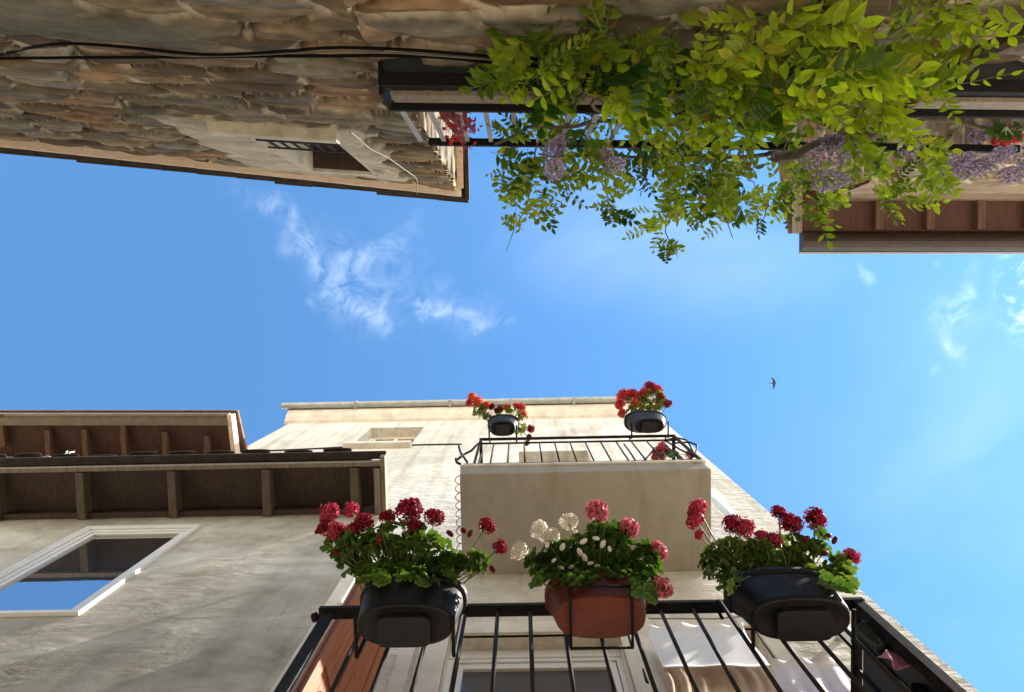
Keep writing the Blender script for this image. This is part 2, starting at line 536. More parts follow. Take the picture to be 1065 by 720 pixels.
def cloud(u, v, ru, rv, ang, scale, lo, hi, amt, seed, stretch=(1, 1, 1), dist=1.2, rough=.62):
    """a cloud patch on the layer round the direction of (u, v)"""
    d = ray(u, v)
    mp = n.new('ShaderNodeMapping'); mp.vector_type = 'TEXTURE'
    mp.inputs['Location'].default_value = (d.x / d.z, d.y / d.z, 0)
    mp.inputs['Rotation'].default_value = (0, 0, R(ang)); mp.inputs['Scale'].default_value = (ru / F, rv / F, 1)
    l.new(cb.outputs[0], mp.inputs['Vector'])
    ln = n.new('ShaderNodeVectorMath'); ln.operation = 'LENGTH'; l.new(mp.outputs[0], ln.inputs[0])
    mr = n.new('ShaderNodeMapRange'); mr.interpolation_type = 'SMOOTHSTEP'
    mr.inputs['From Min'].default_value = 1.0; mr.inputs['From Max'].default_value = .15
    l.new(ln.outputs['Value'], mr.inputs['Value'])
    mp2 = n.new('ShaderNodeMapping'); mp2.inputs['Location'].default_value = (seed, seed * .7, seed * .3)
    mp2.inputs['Rotation'].default_value = (0, 0, R(-ang)); mp2.inputs['Scale'].default_value = stretch
    l.new(cb.outputs[0], mp2.inputs['Vector'])
    t = n.new('ShaderNodeTexNoise'); t.inputs['Scale'].default_value = scale; t.inputs['Detail'].default_value = 8
    t.inputs['Roughness'].default_value = rough; t.inputs['Distortion'].default_value = dist
    l.new(mp2.outputs[0], t.inputs['Vector'])
    r2 = n.new('ShaderNodeMapRange'); r2.interpolation_type = 'SMOOTHSTEP'
    r2.inputs['From Min'].default_value = lo; r2.inputs['From Max'].default_value = hi
    l.new(t.outputs['Fac'], r2.inputs['Value'])
    return wmath('MULTIPLY', wmath('MULTIPLY', mr.outputs[0], r2.outputs[0]), amt)


wn1 = n.new('ShaderNodeTexNoise'); wn1.inputs['Scale'].default_value = 9; wn1.inputs['Detail'].default_value = 4
l.new(cb.outputs[0], wn1.inputs['Vector'])
wv1 = n.new('ShaderNodeVectorMath'); wv1.operation = 'MULTIPLY_ADD'
l.new(wn1.outputs['Color'], wv1.inputs[0]); wv1.inputs[1].default_value = (.11, .11, 0); wv1.inputs[2].default_value = (-.055, -.055, 0)
wv2 = n.new('ShaderNodeVectorMath'); wv2.operation = 'ADD'; l.new(cb.outputs[0], wv2.inputs[0]); l.new(wv1.outputs[0], wv2.inputs[1])
ft = n.new('ShaderNodeTexNoise'); ft.inputs['Scale'].default_value = 24; ft.inputs['Detail'].default_value = 9; ft.inputs['Roughness'].default_value = .68; ft.inputs['Distortion'].default_value = .8
l.new(cb.outputs[0], ft.inputs['Vector'])
fr = n.new('ShaderNodeMapRange'); fr.inputs['From Min'].default_value = .40; fr.inputs['From Max'].default_value = .78
l.new(ft.outputs['Fac'], fr.inputs['Value'])


def wisp(u0, v0, u1, v1, wpx, amt):
    """one feathery streak of cirrus between two directions"""
    a_, b_ = ray(u0, v0), ray(u1, v1)
    pa_, pb_ = Vector((a_.x / a_.z, a_.y / a_.z)), Vector((b_.x / b_.z, b_.y / b_.z))
    d_ = pb_ - pa_; mid_ = (pa_ + pb_) / 2
    mp = n.new('ShaderNodeMapping'); mp.vector_type = 'TEXTURE'
    mp.inputs['Location'].default_value = (mid_.x, mid_.y, 0); mp.inputs['Rotation'].default_value = (0, 0, math.atan2(d_.y, d_.x))
    mp.inputs['Scale'].default_value = (d_.length * .62, wpx / F, 1)
    l.new(wv2.outputs[0], mp.inputs['Vector'])
    ln = n.new('ShaderNodeVectorMath'); ln.operation = 'LENGTH'; l.new(mp.outputs[0], ln.inputs[0])
    mr = n.new('ShaderNodeMapRange'); mr.interpolation_type = 'SMOOTHSTEP'
    mr.inputs['From Min'].default_value = 1.0; mr.inputs['From Max'].default_value = 0
    l.new(ln.outputs['Value'], mr.inputs['Value'])
    return wmath('MULTIPLY', wmath('MULTIPLY', mr.outputs[0], fr.outputs[0]), amt * .17)


parts = [
    wisp(275, 200, 305, 255, 16, 1.12), wisp(285, 240, 350, 300, 22, 1.50), wisp(330, 285, 400, 325, 21, 1.20), wisp(370, 305, 415, 355, 12, 1.27),
    wisp(325, 290, 440, 235, 21, 0.83), wisp(425, 320, 485, 326, 14, 1.35), wisp(470, 322, 532, 346, 11, 1.12), wisp(320, 310, 345, 330, 14, 0.68),
    wisp(230, 195, 275, 215, 16, 0.45), wisp(300, 225, 420, 350, 60, .55), wisp(400, 300, 540, 345, 40, .45), wisp(330, 250, 470, 330, 90, 0.25), wisp(440, 320, 450, 360, 9, 0.52),
    wisp(1020, 275, 990, 345, 21, 1.50), wisp(985, 335, 1010, 380, 15, 1.50), wisp(960, 320, 1000, 330, 20, 1.20), wisp(1000, 300, 1005, 360, 60, 0.45),
    wisp(900, 265, 906, 292, 10, 1.35), wisp(965, 390, 985, 380, 7, 0.75), wisp(960, 268, 975, 278, 7, 0.75),
    cloud(1085, 298, 75, 60, 90, 11, .42, .58, .9, 1.9, (1, 1, 1), .8),
    cloud(1000, 520, 330, 260, 60, 2.2, .35, .9, .10, 21.0, (1, 1.3, 1), .6, .5),
    cloud(700, 250, 300, 120, 10, 3, .42, .85, .10, 31.0, (1, 1.6, 1), .8, .5),
]
dens = parts[0]
for p in parts[1:]:
    dens = wmath('ADD', dens, p)
dens = wmath('MINIMUM', dens, 1.0)
skyc = mixc(n, l, 1, sky.outputs['Color'], (.67, 1.07, 1.25), 'MULTIPLY')
cloudc = (8.5, 9.2, 10.0)
final = mixc(n, l, dens, skyc, cloudc)
# unseen white cloud bank all round, added as neutral fill light for the walls
bk = n.new('ShaderNodeMapRange'); bk.interpolation_type = 'SMOOTHSTEP'
bk.inputs['From Min'].default_value = .70; bk.inputs['From Max'].default_value = .56
l.new(sx.outputs[2], bk.inputs['Value'])
bn = n.new('ShaderNodeTexNoise'); bn.inputs['Scale'].default_value = 3.5; bn.inputs['Detail'].default_value = 6; l.new(tc, bn.inputs['Vector'])
bm_ = n.new('ShaderNodeMapRange'); bm_.interpolation_type = 'SMOOTHSTEP'; bm_.inputs['From Min'].default_value = .25; bm_.inputs['From Max'].default_value = .55
l.new(bn.outputs['Fac'], bm_.inputs['Value'])
final = mixc(n, l, wmath('MULTIPLY', wmath('MULTIPLY', bk.outputs[0], bm_.outputs[0]), .9), final, (10.5, 9.9, 8.8))
l.new(final, bg.inputs['Color'])
bg.inputs['Strength'].default_value = .1

sun_d = bpy.data.lights.new('sun', 'SUN'); sun_d.energy = 5.0; sun_d.angle = R(.53); sun_d.color = (1.0, .94, .85)
sun = bpy.data.objects.new('sun', sun_d); COL.objects.link(sun)
sun.rotation_euler = SUN_V.to_track_quat('Z', 'Y').to_euler(); sun.location = SUN_V * 30

S.view_settings.view_transform = 'Standard'; S.view_settings.look = 'None'
S.view_settings.exposure = 1.5; S.view_settings.gamma = 1; S.view_settings.use_curve_mapping = False
S.cycles.max_bounces = 10; S.cycles.diffuse_bounces = 6; S.cycles.transmission_bounces = 6
S.cycles.use_denoising = True
S.cycles.caustics_reflective = False; S.cycles.caustics_refractive = False

# ================================================================ cream house with the balconies
YA = 2.2
XL, XR = -1.45, 2.47
house = empty('cream_house', ((XL + XR) / 2, YA, GROUND), 'tall cream rendered house with grey gutter behind the flower balconies', 'house')
door1 = (-.50, .606, 2.23, 4.71); door2 = (.86, 1.50, 2.23, 4.76); winT = (-2.62, -1.70, 11.05, 12.72); winM = (-.05, .93, 8.9, 10.5)
w = MB()
wall_holes(w, XL, XR, GROUND, 13.6, YA, [door1, door2, winM], .42)
wall_holes(w, -4.25, XL, 7.9, 13.6, YA, [winT], .42)
for a, b, zb in ((XR, XR, GROUND), (-4.25, -4.25, 7.9), (XL, XL, GROUND)):
    w.add([(a, YA, zb), (a, 10, zb), (a, 10, 13.6), (a, YA, 13.6)], [(0, 1, 2, 3)])
w.add([(-4.25, 10, GROUND), (XR, 10, GROUND), (XR, 10, 13.6), (-4.25, 10, 13.6)], [(0, 1, 2, 3)])
w.build('wall', M['cream'], house)
rf = MB()
rf.extrude_x([(1.94, 13.68), (1.94, 13.74), (6, 15.3), (10.2, 13.75), (10.2, 13.62), (2.1, 13.62)], -4.36, 2.56)
rf.build('roof', M['tile_red'], house)
co = MB()
co.extrude_x([(2.21, 13.33), (2.15, 13.36), (2.07, 13.45), (2.02, 13.54), (1.99, 13.62), (2.21, 13.62)], -4.33, 2.55)
co.build('cornice', M['cove'], house)
gt = MB()
prof = [(1.92 + .062 * math.cos(a), 13.66 + .062 * math.sin(a)) for a in np.linspace(math.pi, 2 * math.pi, 9)]
prof += [(1.92 + .055 * math.cos(a), 13.66 + .055 * math.sin(a)) for a in np.linspace(2 * math.pi, math.pi, 9)]
gt.extrude_x(prof, -4.46, 2.56)
for xj in (-3.1, -1.35, -.2, .95):
    gt.box(xj, xj + .05, 1.853, 1.99, 13.59, 13.68)
gt.build('gutter', M['zinc'], house)
pl = MB()
pl.box(-1.44, -1.33, YA - .035, YA + .01, GROUND, 7.45)
pl.box(-1.30, -1.27, YA - .018, YA + .01, GROUND, 7.45)
pl.build('pilaster', M['trim'], house, .004)
dp = MB()
dp.tube([(1.98, 2.12, GROUND), (1.98, 2.12, 4.6), (1.98, 2.12, 8.2)], .045, 14)
dpo = dp.build('downpipe', M['pvc'], house, smooth=True)
cl0 = None
for zc in (2.6, 4.55, 6.4):
    if cl0 is None:
        cl = MB(); cl.tube([(1.98, 2.12, zc), (1.98, 2.12, zc + .04)], .054, 14); cl.box(1.965, 1.995, 2.172, 2.21, zc, zc + .04)
        cl0 = cl.build('pipe_clip', M['zinc'], dpo); zc0 = zc
    else:
        dup(cl0, (0, 0, zc - zc0), dpo)


def window(parent, hole, y, frame_w, sash_w, pane_mat, frame_mat=None, mid=False, top=0.0):
    a, b, c, d = hole
    fm = frame_mat or M['pvc']
    f_ = MB()
    d1 = d - top
    if top: f_.box(a, b, y - .01, y + .07, d1, d)
    f_.box(a, a + frame_w, y, y + .07, c, d1); f_.box(b - frame_w, b, y, y + .07, c, d1)
    f_.box(a + frame_w, b - frame_w, y, y + .07, d1 - frame_w, d1); f_.box(a + frame_w, b - frame_w, y, y + .07, c, c + frame_w)
    fo = f_.build('window', fm, parent, .004)
    s_ = MB()
    a2, b2, c2, d2 = a + frame_w + .006, b - frame_w - .006, c + frame_w + .006, d1 - frame_w - .006
    ys = y + .012
    s_.box(a2, a2 + sash_w, ys, ys + .05, c2, d2); s_.box(b2 - sash_w, b2, ys, ys + .05, c2, d2)
    s_.box(a2 + sash_w, b2 - sash_w, ys, ys + .05, d2 - sash_w, d2); s_.box(a2 + sash_w, b2 - sash_w, ys, ys + .05, c2, c2 + sash_w)
    if mid:
        xm = (a + b) / 2; s_.box(xm - sash_w * .6, xm + sash_w * .6, ys - .008, ys + .045, c2 + sash_w, d2 - sash_w)
    s_.build('sash', fm, fo, .004)
    p_ = MB(); p_.box(a2 + sash_w * .7, b2 - sash_w * .7, ys + .022, ys + .034, c2 + sash_w * .7, d2 - sash_w * .7)
    p_.build('pane', pane_mat, fo)
    return fo


# balcony door, its raised surround and open wooden shutter
window(house, door1, YA + .105, .035, .06, M['glass_dark'], top=.105)
sr = MB()
a, b, c, d = door1
sr.box(a - .17, a, YA - .022, YA + .02, c, d + .16); sr.box(b, b + .17, YA - .022, YA + .02, c, d + .16); sr.box(a, b, YA - .022, YA + .02, d, d + .16)
sr.box(a - .30, a - .20, YA - .012, YA + .02, c, d + .10)
sr.build('door_surround', M['trim'], house, .005)
window(house, winM, YA + .2, .05, .05, M['glass_dark'], mid=True)
wt = window(house, winT, YA + .17, .05, .05, M['glass_dark'], M['trim'], mid=True)
sl = MB(); sl.box(winT[0] - .06, winT[1] + .03, YA - .09, YA + .15, winT[2] - .14, winT[2] + .0)
sl.build('sill', M['cove'], wt, .006)
# tilting blind door behind the cloths
dd = MB()
a, b, c, d = door2
dd.box(a, a + .05, YA + .10, YA + .16, c, d); dd.box(b - .05, b, YA + .10, YA + .16, c, d); dd.box(a + .05, b - .05, YA + .10, YA + .16, d - .06, d)
dd.build('door_frame', M['trim'], house, .004)
db = MB(); db.box(a + .05, b - .05, YA + .13, YA + .15, c, d - .06); db.build('door', M['cloth_gold'], house)
ss2 = MB()
ss2.box(a - .12, a, YA - .02, YA + .02, c, d + .14); ss2.box(b, b + .12, YA - .02, YA + .02, c, d + .14); ss2.box(a, b, YA - .02, YA + .02, d, d + .14)
ss2.build('door_surround', M['trim'], house, .005)

hx, hy = -.90, 2.17; ex, ey = -.985, 1.665
tv = Vector((ex - hx, ey - hy, 0)); Ls = tv.length; tv.normalize()
MS = Matrix.Translation((hx, hy, 0)) @ Matrix(((tv.x, -tv.y, 0), (tv.y, tv.x, 0), (0, 0, 1))).to_4x4()
sh = MB()
zt, zb = 4.50, 2.29
sh.box(0, Ls, -.012, .012, zb, zt, MS)
for q0, q1 in ((0, .06), (Ls - .06, Ls), (Ls / 2 - .03, Ls / 2 + .03)):
    sh.box(q0, q1, -.024, .024, zb - .001, zt + .001, MS)
for z0_, z1_ in ((zb, zb + .1), (zt - .1, zt), (3.4, 3.5)):
    sh.box(.06, Ls / 2 - .03, -.023, .023, z0_, z1_, MS); sh.box(Ls / 2 + .03, Ls - .06, -.023, .023, z0_, z1_, MS)
for q0 in (.13, .165, .20, Ls - .11, Ls - .15, Ls - .19):
    sh.box(q0, q0 + .008, -.016, .016, zb + .1, zt - .1, MS)
sho = sh.build('shutter', M['orange_wood'], house, .003)
hd = MB(); hd.box(Ls - .12, Ls - .09, .024, .045, 3.08, 3.22, MS); hd.box(Ls - .15, Ls - .10, .045, .055, 3.13, 3.15, MS); hd.build('handle', M['iron'], sho, .003)
hd = MB(); hd.tube([(-1.03, 2.19, 3.98), (-.99, 2.0, 3.98), (-.95, 1.86, 3.95)], .014); hd.build('shutter_stay', M['iron'], sho)

# ---------------------------------------------------------------- balconies
YF = 1.38
bal = empty('balcony', (.28, 1.8, 2.08), 'lower balcony with black iron railing carrying three flower boxes', 'balcony', 'balconies of the cream house')
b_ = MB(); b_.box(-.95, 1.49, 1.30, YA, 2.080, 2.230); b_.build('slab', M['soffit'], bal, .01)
b_ = MB(); b_.box(-.915, 1.49, 1.35, 1.402, 3.180, 3.210); b_.tube([(-.92, 1.39, 3.192), (-.945, 1.40, 3.192)], .022); b_.build('handrail', M['iron'], bal, .003)
b_ = MB(); b_.box(-.87, 1.45, 1.362, 1.39, 2.310, 2.340); b_.build('bottom_rail', M['iron'], bal, .003)
b_ = MB(); b_.box(-.895, -.845, 1.366, 1.388, 2.230, 3.180); b_.build('post', M['iron_grey'], bal, .003)
b_ = MB(); b_.box(1.435, 1.482, 1.352, 1.40, 2.230, 3.180); b_.build('post', M['iron'], bal, .003)
b_ = MB(); b_.box(1.44, 1.482, 1.40, YA, 3.182, 3.210); b_.build('handrail', M['iron'], bal, .003)
bb = MB(); bb.tube([(0, 1.376, 2.340), (0, 1.376, 3.182)], .0088, 8)
bb0 = None
for k in range(-6, 11):
    xk = .02 + k * .1425
    if xk < -.8 or xk > 1.42: continue
    if bb0 is None:
        bb0 = bb.build('baluster', M['iron_grey'], bal, smooth=True); bb0.location = (xk, 0, 0); base = xk
    else:
        dup(bb0, (xk, 0, 0), bal)
# build above used world x=0 as the local zero shift: children sit relative to the balcony's base
b2 = MB()
for k in range(1, 6):
    b2.tube([(1.46, 1.40 + k * .135, 2.260), (1.46, 1.40 + k * .135, 3.182)], .0105, 8)
b2.build('side_bars', M['iron'], bal, smooth=True)
b2 = MB(); b2.box(1.468, 1.480, 1.405, 2.19, 2.250, 3.150); b2.build('side_screen', M['dark_panel'], bal)

ub = empty('balcony', (.49, 1.8, 5.78), 'upper balcony with plain grey underside and thin wrought iron railing', 'balcony', 'balconies of the cream house')
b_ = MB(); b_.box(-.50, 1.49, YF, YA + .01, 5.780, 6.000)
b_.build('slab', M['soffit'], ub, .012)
b_ = MB(); b_.box(-.515, 1.505, YF - .02, YA, 6.003, 6.050); b_.build('coping', M['cream'], ub, .01)
b_ = MB(); b_.box(-.49, 1.48, YF - .012, YF + .012, 6.070, 6.100); b_.build('bottom_rail', M['iron'], ub, .003)
b_ = MB(); b_.box(-.42, 1.50, YF - .013, YF + .013, 7.190, 7.215); b_.box(1.47, 1.50, YF + .02, YA, 7.180, 7.215); b_.box(-.42, -.39, YF + .02, YA, 7.180, 7.215); b_.build('handrail', M['iron'], ub, .003)
b_ = MB(); b_.box(-.42, 1.50, YF - .008, YF + .008, 6.980, 6.995); b_.build('middle_rail', M['iron'], ub)
b_ = MB(); b_.box(-.415, -.395, YF - .011, YF + .011, 6.050, 7.180); b_.build('post', M['iron'], ub)
b_ = MB(); b_.box(1.475, 1.495, YF - .011, YF + .011, 6.050, 7.180); b_.build('post', M['iron'], ub)
bb = MB(); bb.tube([(0, YF, 6.100), (0, YF, 6.980)], .0075, 8)
bu0 = None
for k in range(12):
    xk = -.27 + k * .145
    if bu0 is None:
        bu0 = bb.build('baluster', M['iron'], ub, smooth=True); bu0.location = (xk, 0, 0)
    else:
        dup(bu0, (xk, 0, 0), ub)
for xs_ in (1.485, -.405):
    b_ = MB()
    for k in range(5):
        b_.tube([(xs_, YF + .14 * (k + 1), 6.050), (xs_, YF + .14 * (k + 1), 7.180)], .009, 8)
    b_.box(xs_ - .01, xs_ + .01, YF + .02, YA, 6.070, 6.090)
    b_.build('side_bars', M['iron'], ub, smooth=False)
b_ = MB()


def arc(c, r, a0, a1, k, ax):
    o = []
    for t in np.linspace(a0, a1, k):
        o.append(Vector(c) + Vector((ax[0] * r * math.cos(t), ax[1] * r * math.cos(t), r * math.sin(t))))
    return o


b_.tube([at_z(476, 478, 6.25), at_z(482, 473, 6.5), at_z(490, 469, 6.8), at_z(497, 462, 7.1)], .011)
b_.tube([at_z(474, 477, 6.25), at_z(475, 481, 6.2), at_z(479, 483, 6.18)], .011)
b_.tube([at_z(477, 464, 7.0), at_z(479, 471, 6.7), at_z(484, 478, 6.3), at_z(486, 481, 6.2)], .010)
b_.build('scroll', M['iron'], ub, smooth=True)
b_ = MB()
b_.tube([at_z(690, 459, 7.0), at_z(703, 455, 7.2), at_z(714, 458, 7.2), at_z(718, 464, 7.0), at_z(722, 472, 6.5), at_z(728, 478, 6.2)], .009)
b_.tube([at_z(693, 459, 7.1), at_z(708, 468, 6.8), at_z(729, 478, 6.2)], .009)
b_.tube([at_z(700, 461, 7.1), at_z(717, 460, 7.0), at_z(725, 463, 6.8), at_z(724, 470, 6.5), at_z(718, 478, 6.2)], .009)
b_.tube([at_z(649, 462, 7.1), at_z(655, 470, 6.7), at_z(662, 481, 6.2)], .008)
b_.tube([at_z(680, 468, 6.8), at_z(672, 477, 6.4), at_z(667, 481, 6.2)], .008)
b_.build('scroll', M['iron'], ub, smooth=True)

# looped wire along the left edge of the upper slab
lw = MB()
pts = []
for t in np.linspace(0, 1, 240):
    q = t * 2 * math.pi * 11
    pts.append((-.522 + .018 * math.cos(q), 1.40 + .76 * t, 5.81 + .035 * math.sin(q)))
lw.tube(pts, .003, 6)
tag(lw.build('looped_wire', M['cable'], smooth=True), 'thin black wire coiled in small loops along the slab edge of the upper balcony', 'wire')

# cable across the cream wall
cbm = MB()
cpts = [at_y(u, v, YA - .012) for u, v in ((246, 470), (300, 468), (360, 465), (420, 463), (480, 462))]
cbm.tube(cpts, .011, 6)
tag(cbm.build('wall_cable', M['iron_grey'], smooth=True), 'dark thin cable stretched across the cream wall under its small top window', 'cable')

# ---------------------------------------------------------------- cloths
def cloth(name, mat, u0, u1, v0, v1, y, label, folds=5, amp=.02, sag=.0, cat='cloth', group=None, hem=0.0, seed=1, skew=0):
    top = at_y((u0 + u1) / 2, v0, y).z; bot = at_y((u0 + u1) / 2, v1, y).z
    x0 = at_y(u0, v0, y).x; x1 = at_y(u1, v0, y).x
    nx, nz = 40, 24
    mb = MB(); vs = []
    rr = random.Random(seed)
    ph = [rr.random() * 6.28 for _ in range(4)]
    for j in range(nz + 1):
        t = j / nz
        for i in range(nx + 1):
            q = i / nx
            f_ = math.sin(q * folds * 6.28 + ph[0] + t * 1.2) * .6 + math.sin(q * folds * 2.3 * 3.1 + ph[1]) * .3
            yy = y + amp * f_ * (.25 + .75 * t) - hem * math.exp(-((t - 1) / .07) ** 2) - hem * .8 * math.exp(-(t / .05) ** 2) * (1 + .5 * math.sin(q * 17 + ph[2]))
            zz_ = top + (bot - top) * t + sag * (4 * q * (1 - q)) * (-1) * (1 - .4 * t) + .012 * math.sin(q * 9 + ph[3]) * (1 if t in (0, 1) else .5)
            vs.append((x0 + (x1 - x0) * q + skew * t + .008 * math.sin(t * 7 + ph[2]), yy, zz_))
    k = nx + 1
    mb.add(vs, [(j * k + i, j * k + i + 1, (j + 1) * k + i + 1, (j + 1) * k + i) for j in range(nz) for i in range(nx)])
    o = mb.build(name, mat, smooth=True)
    sd = o.modifiers.new('thick', 'SOLIDIFY'); sd.thickness = .004
    return tag(o, label, cat, group)


cloth('hanging_cloth', M['cloth_white'], 672, 772, 653, 699, 2.06, 'bright white cotton sheet hanging flat in front of the balcony doorway', 2, .006, .01, hem=.03, seed=3)
cloth('hanging_cloth', M['cloth_beige'], 688, 788, 692, 735, 2.14, 'beige gathered cloth hanging just below the white sheet', 6, .022, .015, hem=.01, seed=5)
cloth('hanging_cloth', M['cloth_lilac'], 797, 872, 690, 735, 2.0, 'pale lilac cloth with a rumpled white hem beside the downpipe', 3, .018, .02, hem=.035, seed=8)

pegs = MB()
p0 = at_y(667, 650, 2.05); p1 = at_y(900, 690, 2.0)
pegs.tube([(.78, 2.05, 4.59), (1.2, 2.05, 4.57), (1.62, 2.03, 4.60)], .004, 6)
tag(pegs.build('clothes_line', M['cable_white']), 'thin pale clothes line that holds up the white sheet', 'clothes line')
pk = MB(); q = at_y(673, 708, 2.0)
pk.tube([q + Vector((0, 0, .12)), q, q - Vector((0, 0, .02))], [.006, .012, .008], 8)
tag(pk.build('clothes_peg', M['iron']), 'small dark peg hanging beside the beige cloth', 'peg')

# ---------------------------------------------------------------- planters
def stadium(cx, cy, z, w, d, k=36, ex=2.6):
    o = []
    for i in range(k):
        t = 2 * math.pi * i / k
        c_, s_ = math.cos(t), math.sin(t)
        o.append((cx + w / 2 * math.copysign(abs(c_) ** (2 / ex), c_), cy + d / 2 * math.copysign(abs(s_) ** (2 / ex), s_), z))
    return o


def planter(cx, cy, zb, zt, w, d, mat, label, taper=.86, tray=True, wire=False, hook_y=None, hook_z=None, ribs=False):
    root = empty('planter', (cx, cy, zb), label, 'flower box', 'flower boxes hung on the balcony railings')
    mb = MB()
    wb, dbm = w * taper, d * taper
    rings = [stadium(cx, cy, zb + .004, wb * .90, dbm * .82), stadium(cx, cy, zb, wb * .93, dbm * .88), stadium(cx, cy, zb + .012, wb * .985, dbm * .97), stadium(cx, cy, zb + .03, wb, dbm)]
    h = zt - zb
    rings += [stadium(cx, cy, zb + h * .5, (w + wb) / 2, (d + dbm) / 2), stadium(cx, cy, zt - .045, w * .985, d * .985)]
    inner = [stadium(cx, cy, zt - .002, w * .93, d * .90), stadium(cx, cy, zb + h * .6, w * .86, d * .82)]
    mb.loft(rings + [stadium(cx, cy, zt - .01, w, d)] + inner, True, False)
    mb.build('box', mat, root, smooth=True)
    mb = MB()
    mb.loft([stadium(cx, cy, zt - .04, w * 1.0, d * 1.0), stadium(cx, cy, zt - .038, w * 1.045, d * 1.07), stadium(cx, cy, zt, w * 1.055, d * 1.085), stadium(cx, cy, zt + .004, w * .99, d * .98), stadium(cx, cy, zt - .02, w * .95, d * .92)], False, False)
    mb.build('rim', mat, root, smooth=True)
    mb = MB(); mb.loft([stadium(cx, cy, zb + h * .8, w * .9, d * .86), stadium(cx, cy, zb + h * .82, w * .5, d * .4)], True, True); mb.build('soil', M['soil'], root)
    if tray:
        mb = MB(); mb.loft([stadium(cx, cy + .012, zb - .03, wb * .54, dbm * .66, 36, 6), stadium(cx, cy + .012, zb - .002, wb * .56, dbm * .70, 36, 6)]); mb.build('tray', mat, root)
    if wire:
        for s_ in (-1, 1):
            x = cx + s_ * .118
            mb = MB()
            yo, yi = cy - d / 2 - .006, cy + d / 2 + .012
            mb.tube([(x, yo - .006, zb + .03), (x, yo + .012, zb + .02), (x, yo + .03, zb - .012), (x, yi, zb - .012), (x, yi + .004, hook_z - .02), (x, yi + .01, hook_z + .012), (x, hook_y + .03, hook_z + .012), (x, hook_y + .034, hook_z - .03)], .006, 8)
            mb.build('wire_bracket', M['iron'], root, smooth=True)
        mb = MB(); mb.tube([(cx - .118, yo - .006, zb + .03), (cx + .118, yo - .006, zb + .03)], .006, 8); mb.tube([(cx - .118, yi, zb - .012), (cx + .118, yi, zb - .012)], .006, 8)
        mb.build('wire_bracket', M['iron'], root, smooth=True)
    else:
        for s_ in (-.44, .44):
            x = cx + s_ * w
            mb = MB()
            yi = cy + d / 2 + .012
            mb.tube([(x, cy - d * .2, zb - .01), (x, yi, zb - .012), (x, yi + .004, hook_z - .02), (x, yi + .01, hook_z + .012), (x, hook_y + .03, hook_z + .012), (x, hook_y + .034, hook_z - .05)], .008, 8)
            mb.build('bracket', M['iron'], root, smooth=True)
    return root


PL_L = (-.46, 1.235); PL_C = (.29, 1.235); PL_R = (1.045, 1.235)
planter(*PL_L, 2.735, 2.995, .42, .2, M['black_pot'], 'black plastic flower box at the left end of the lower railing', .88, hook_y=1.376, hook_z=3.20)
planter(*PL_C, 2.775, 2.995, .40, .2, M['terracotta'], 'reddish brown flower box in a wire holder in the middle of the lower railing', .88, False, True, 1.376, 3.20)
planter(*PL_R, 2.735, 2.995, .43, .2, M['black_pot'], 'black plastic flower box near the right corner post of the lower railing', .88, hook_y=1.376, hook_z=3.20)
pu = at_z(521, 440, 7.42)
planter(-.185, 1.26, 7.10, 7.36, .30, .19, M['black_pot'], 'small grey-black flower box at the left end of the upper railing', .82, hook_y=YF, hook_z=7.21)
planter(1.235, 1.26, 7.10, 7.37, .40, .21, M['black_pot'], 'black flower box at the right end of the upper railing', .72, hook_y=YF, hook_z=7.21)


# ---------------------------------------------------------------- geraniums
def basis(nv, spin):
    nv = Vector(nv).normalized()
    a = nv.orthogonal().normalized(); b = nv.cross(a)
    return (a * math.cos(spin) + b * math.sin(spin)), (b * math.cos(spin) - a * math.sin(spin)), nv


def add_geranium_leaf(mb, p, nv, r, rr, col):
    a, b, nv = basis(nv, rr.random() * 6.28)
    k = 22; vs = [p - nv * r * .12]; cs = [tuple(x * .8 for x in col)]
    for ring, fr in ((0, .55), (1, 1.0)):
        for i in range(k):
            t = .35 + (6.283 - .7) * i / (k - 1)
            lob = 1 + (.09 * math.cos(t * 7) if ring else .02)
            q = r * fr * lob
            vs.append(p + a * math.cos(t) * q + b * math.sin(t) * q + nv * (r * (.10 * math.sin(t * 7) * fr + (.06 if ring == 0 else -.02))))
            cs.append(tuple(x * (.72 if ring == 0 else 1.1) for x in col))
    fs = [(0, 1 + i, 2 + i) for i in range(k - 1)]
    fs += [(1 + i, 1 + k + i, 2 + k + i, 2 + i) for i in range(k - 1)]
    mb.add(vs, fs, cs)


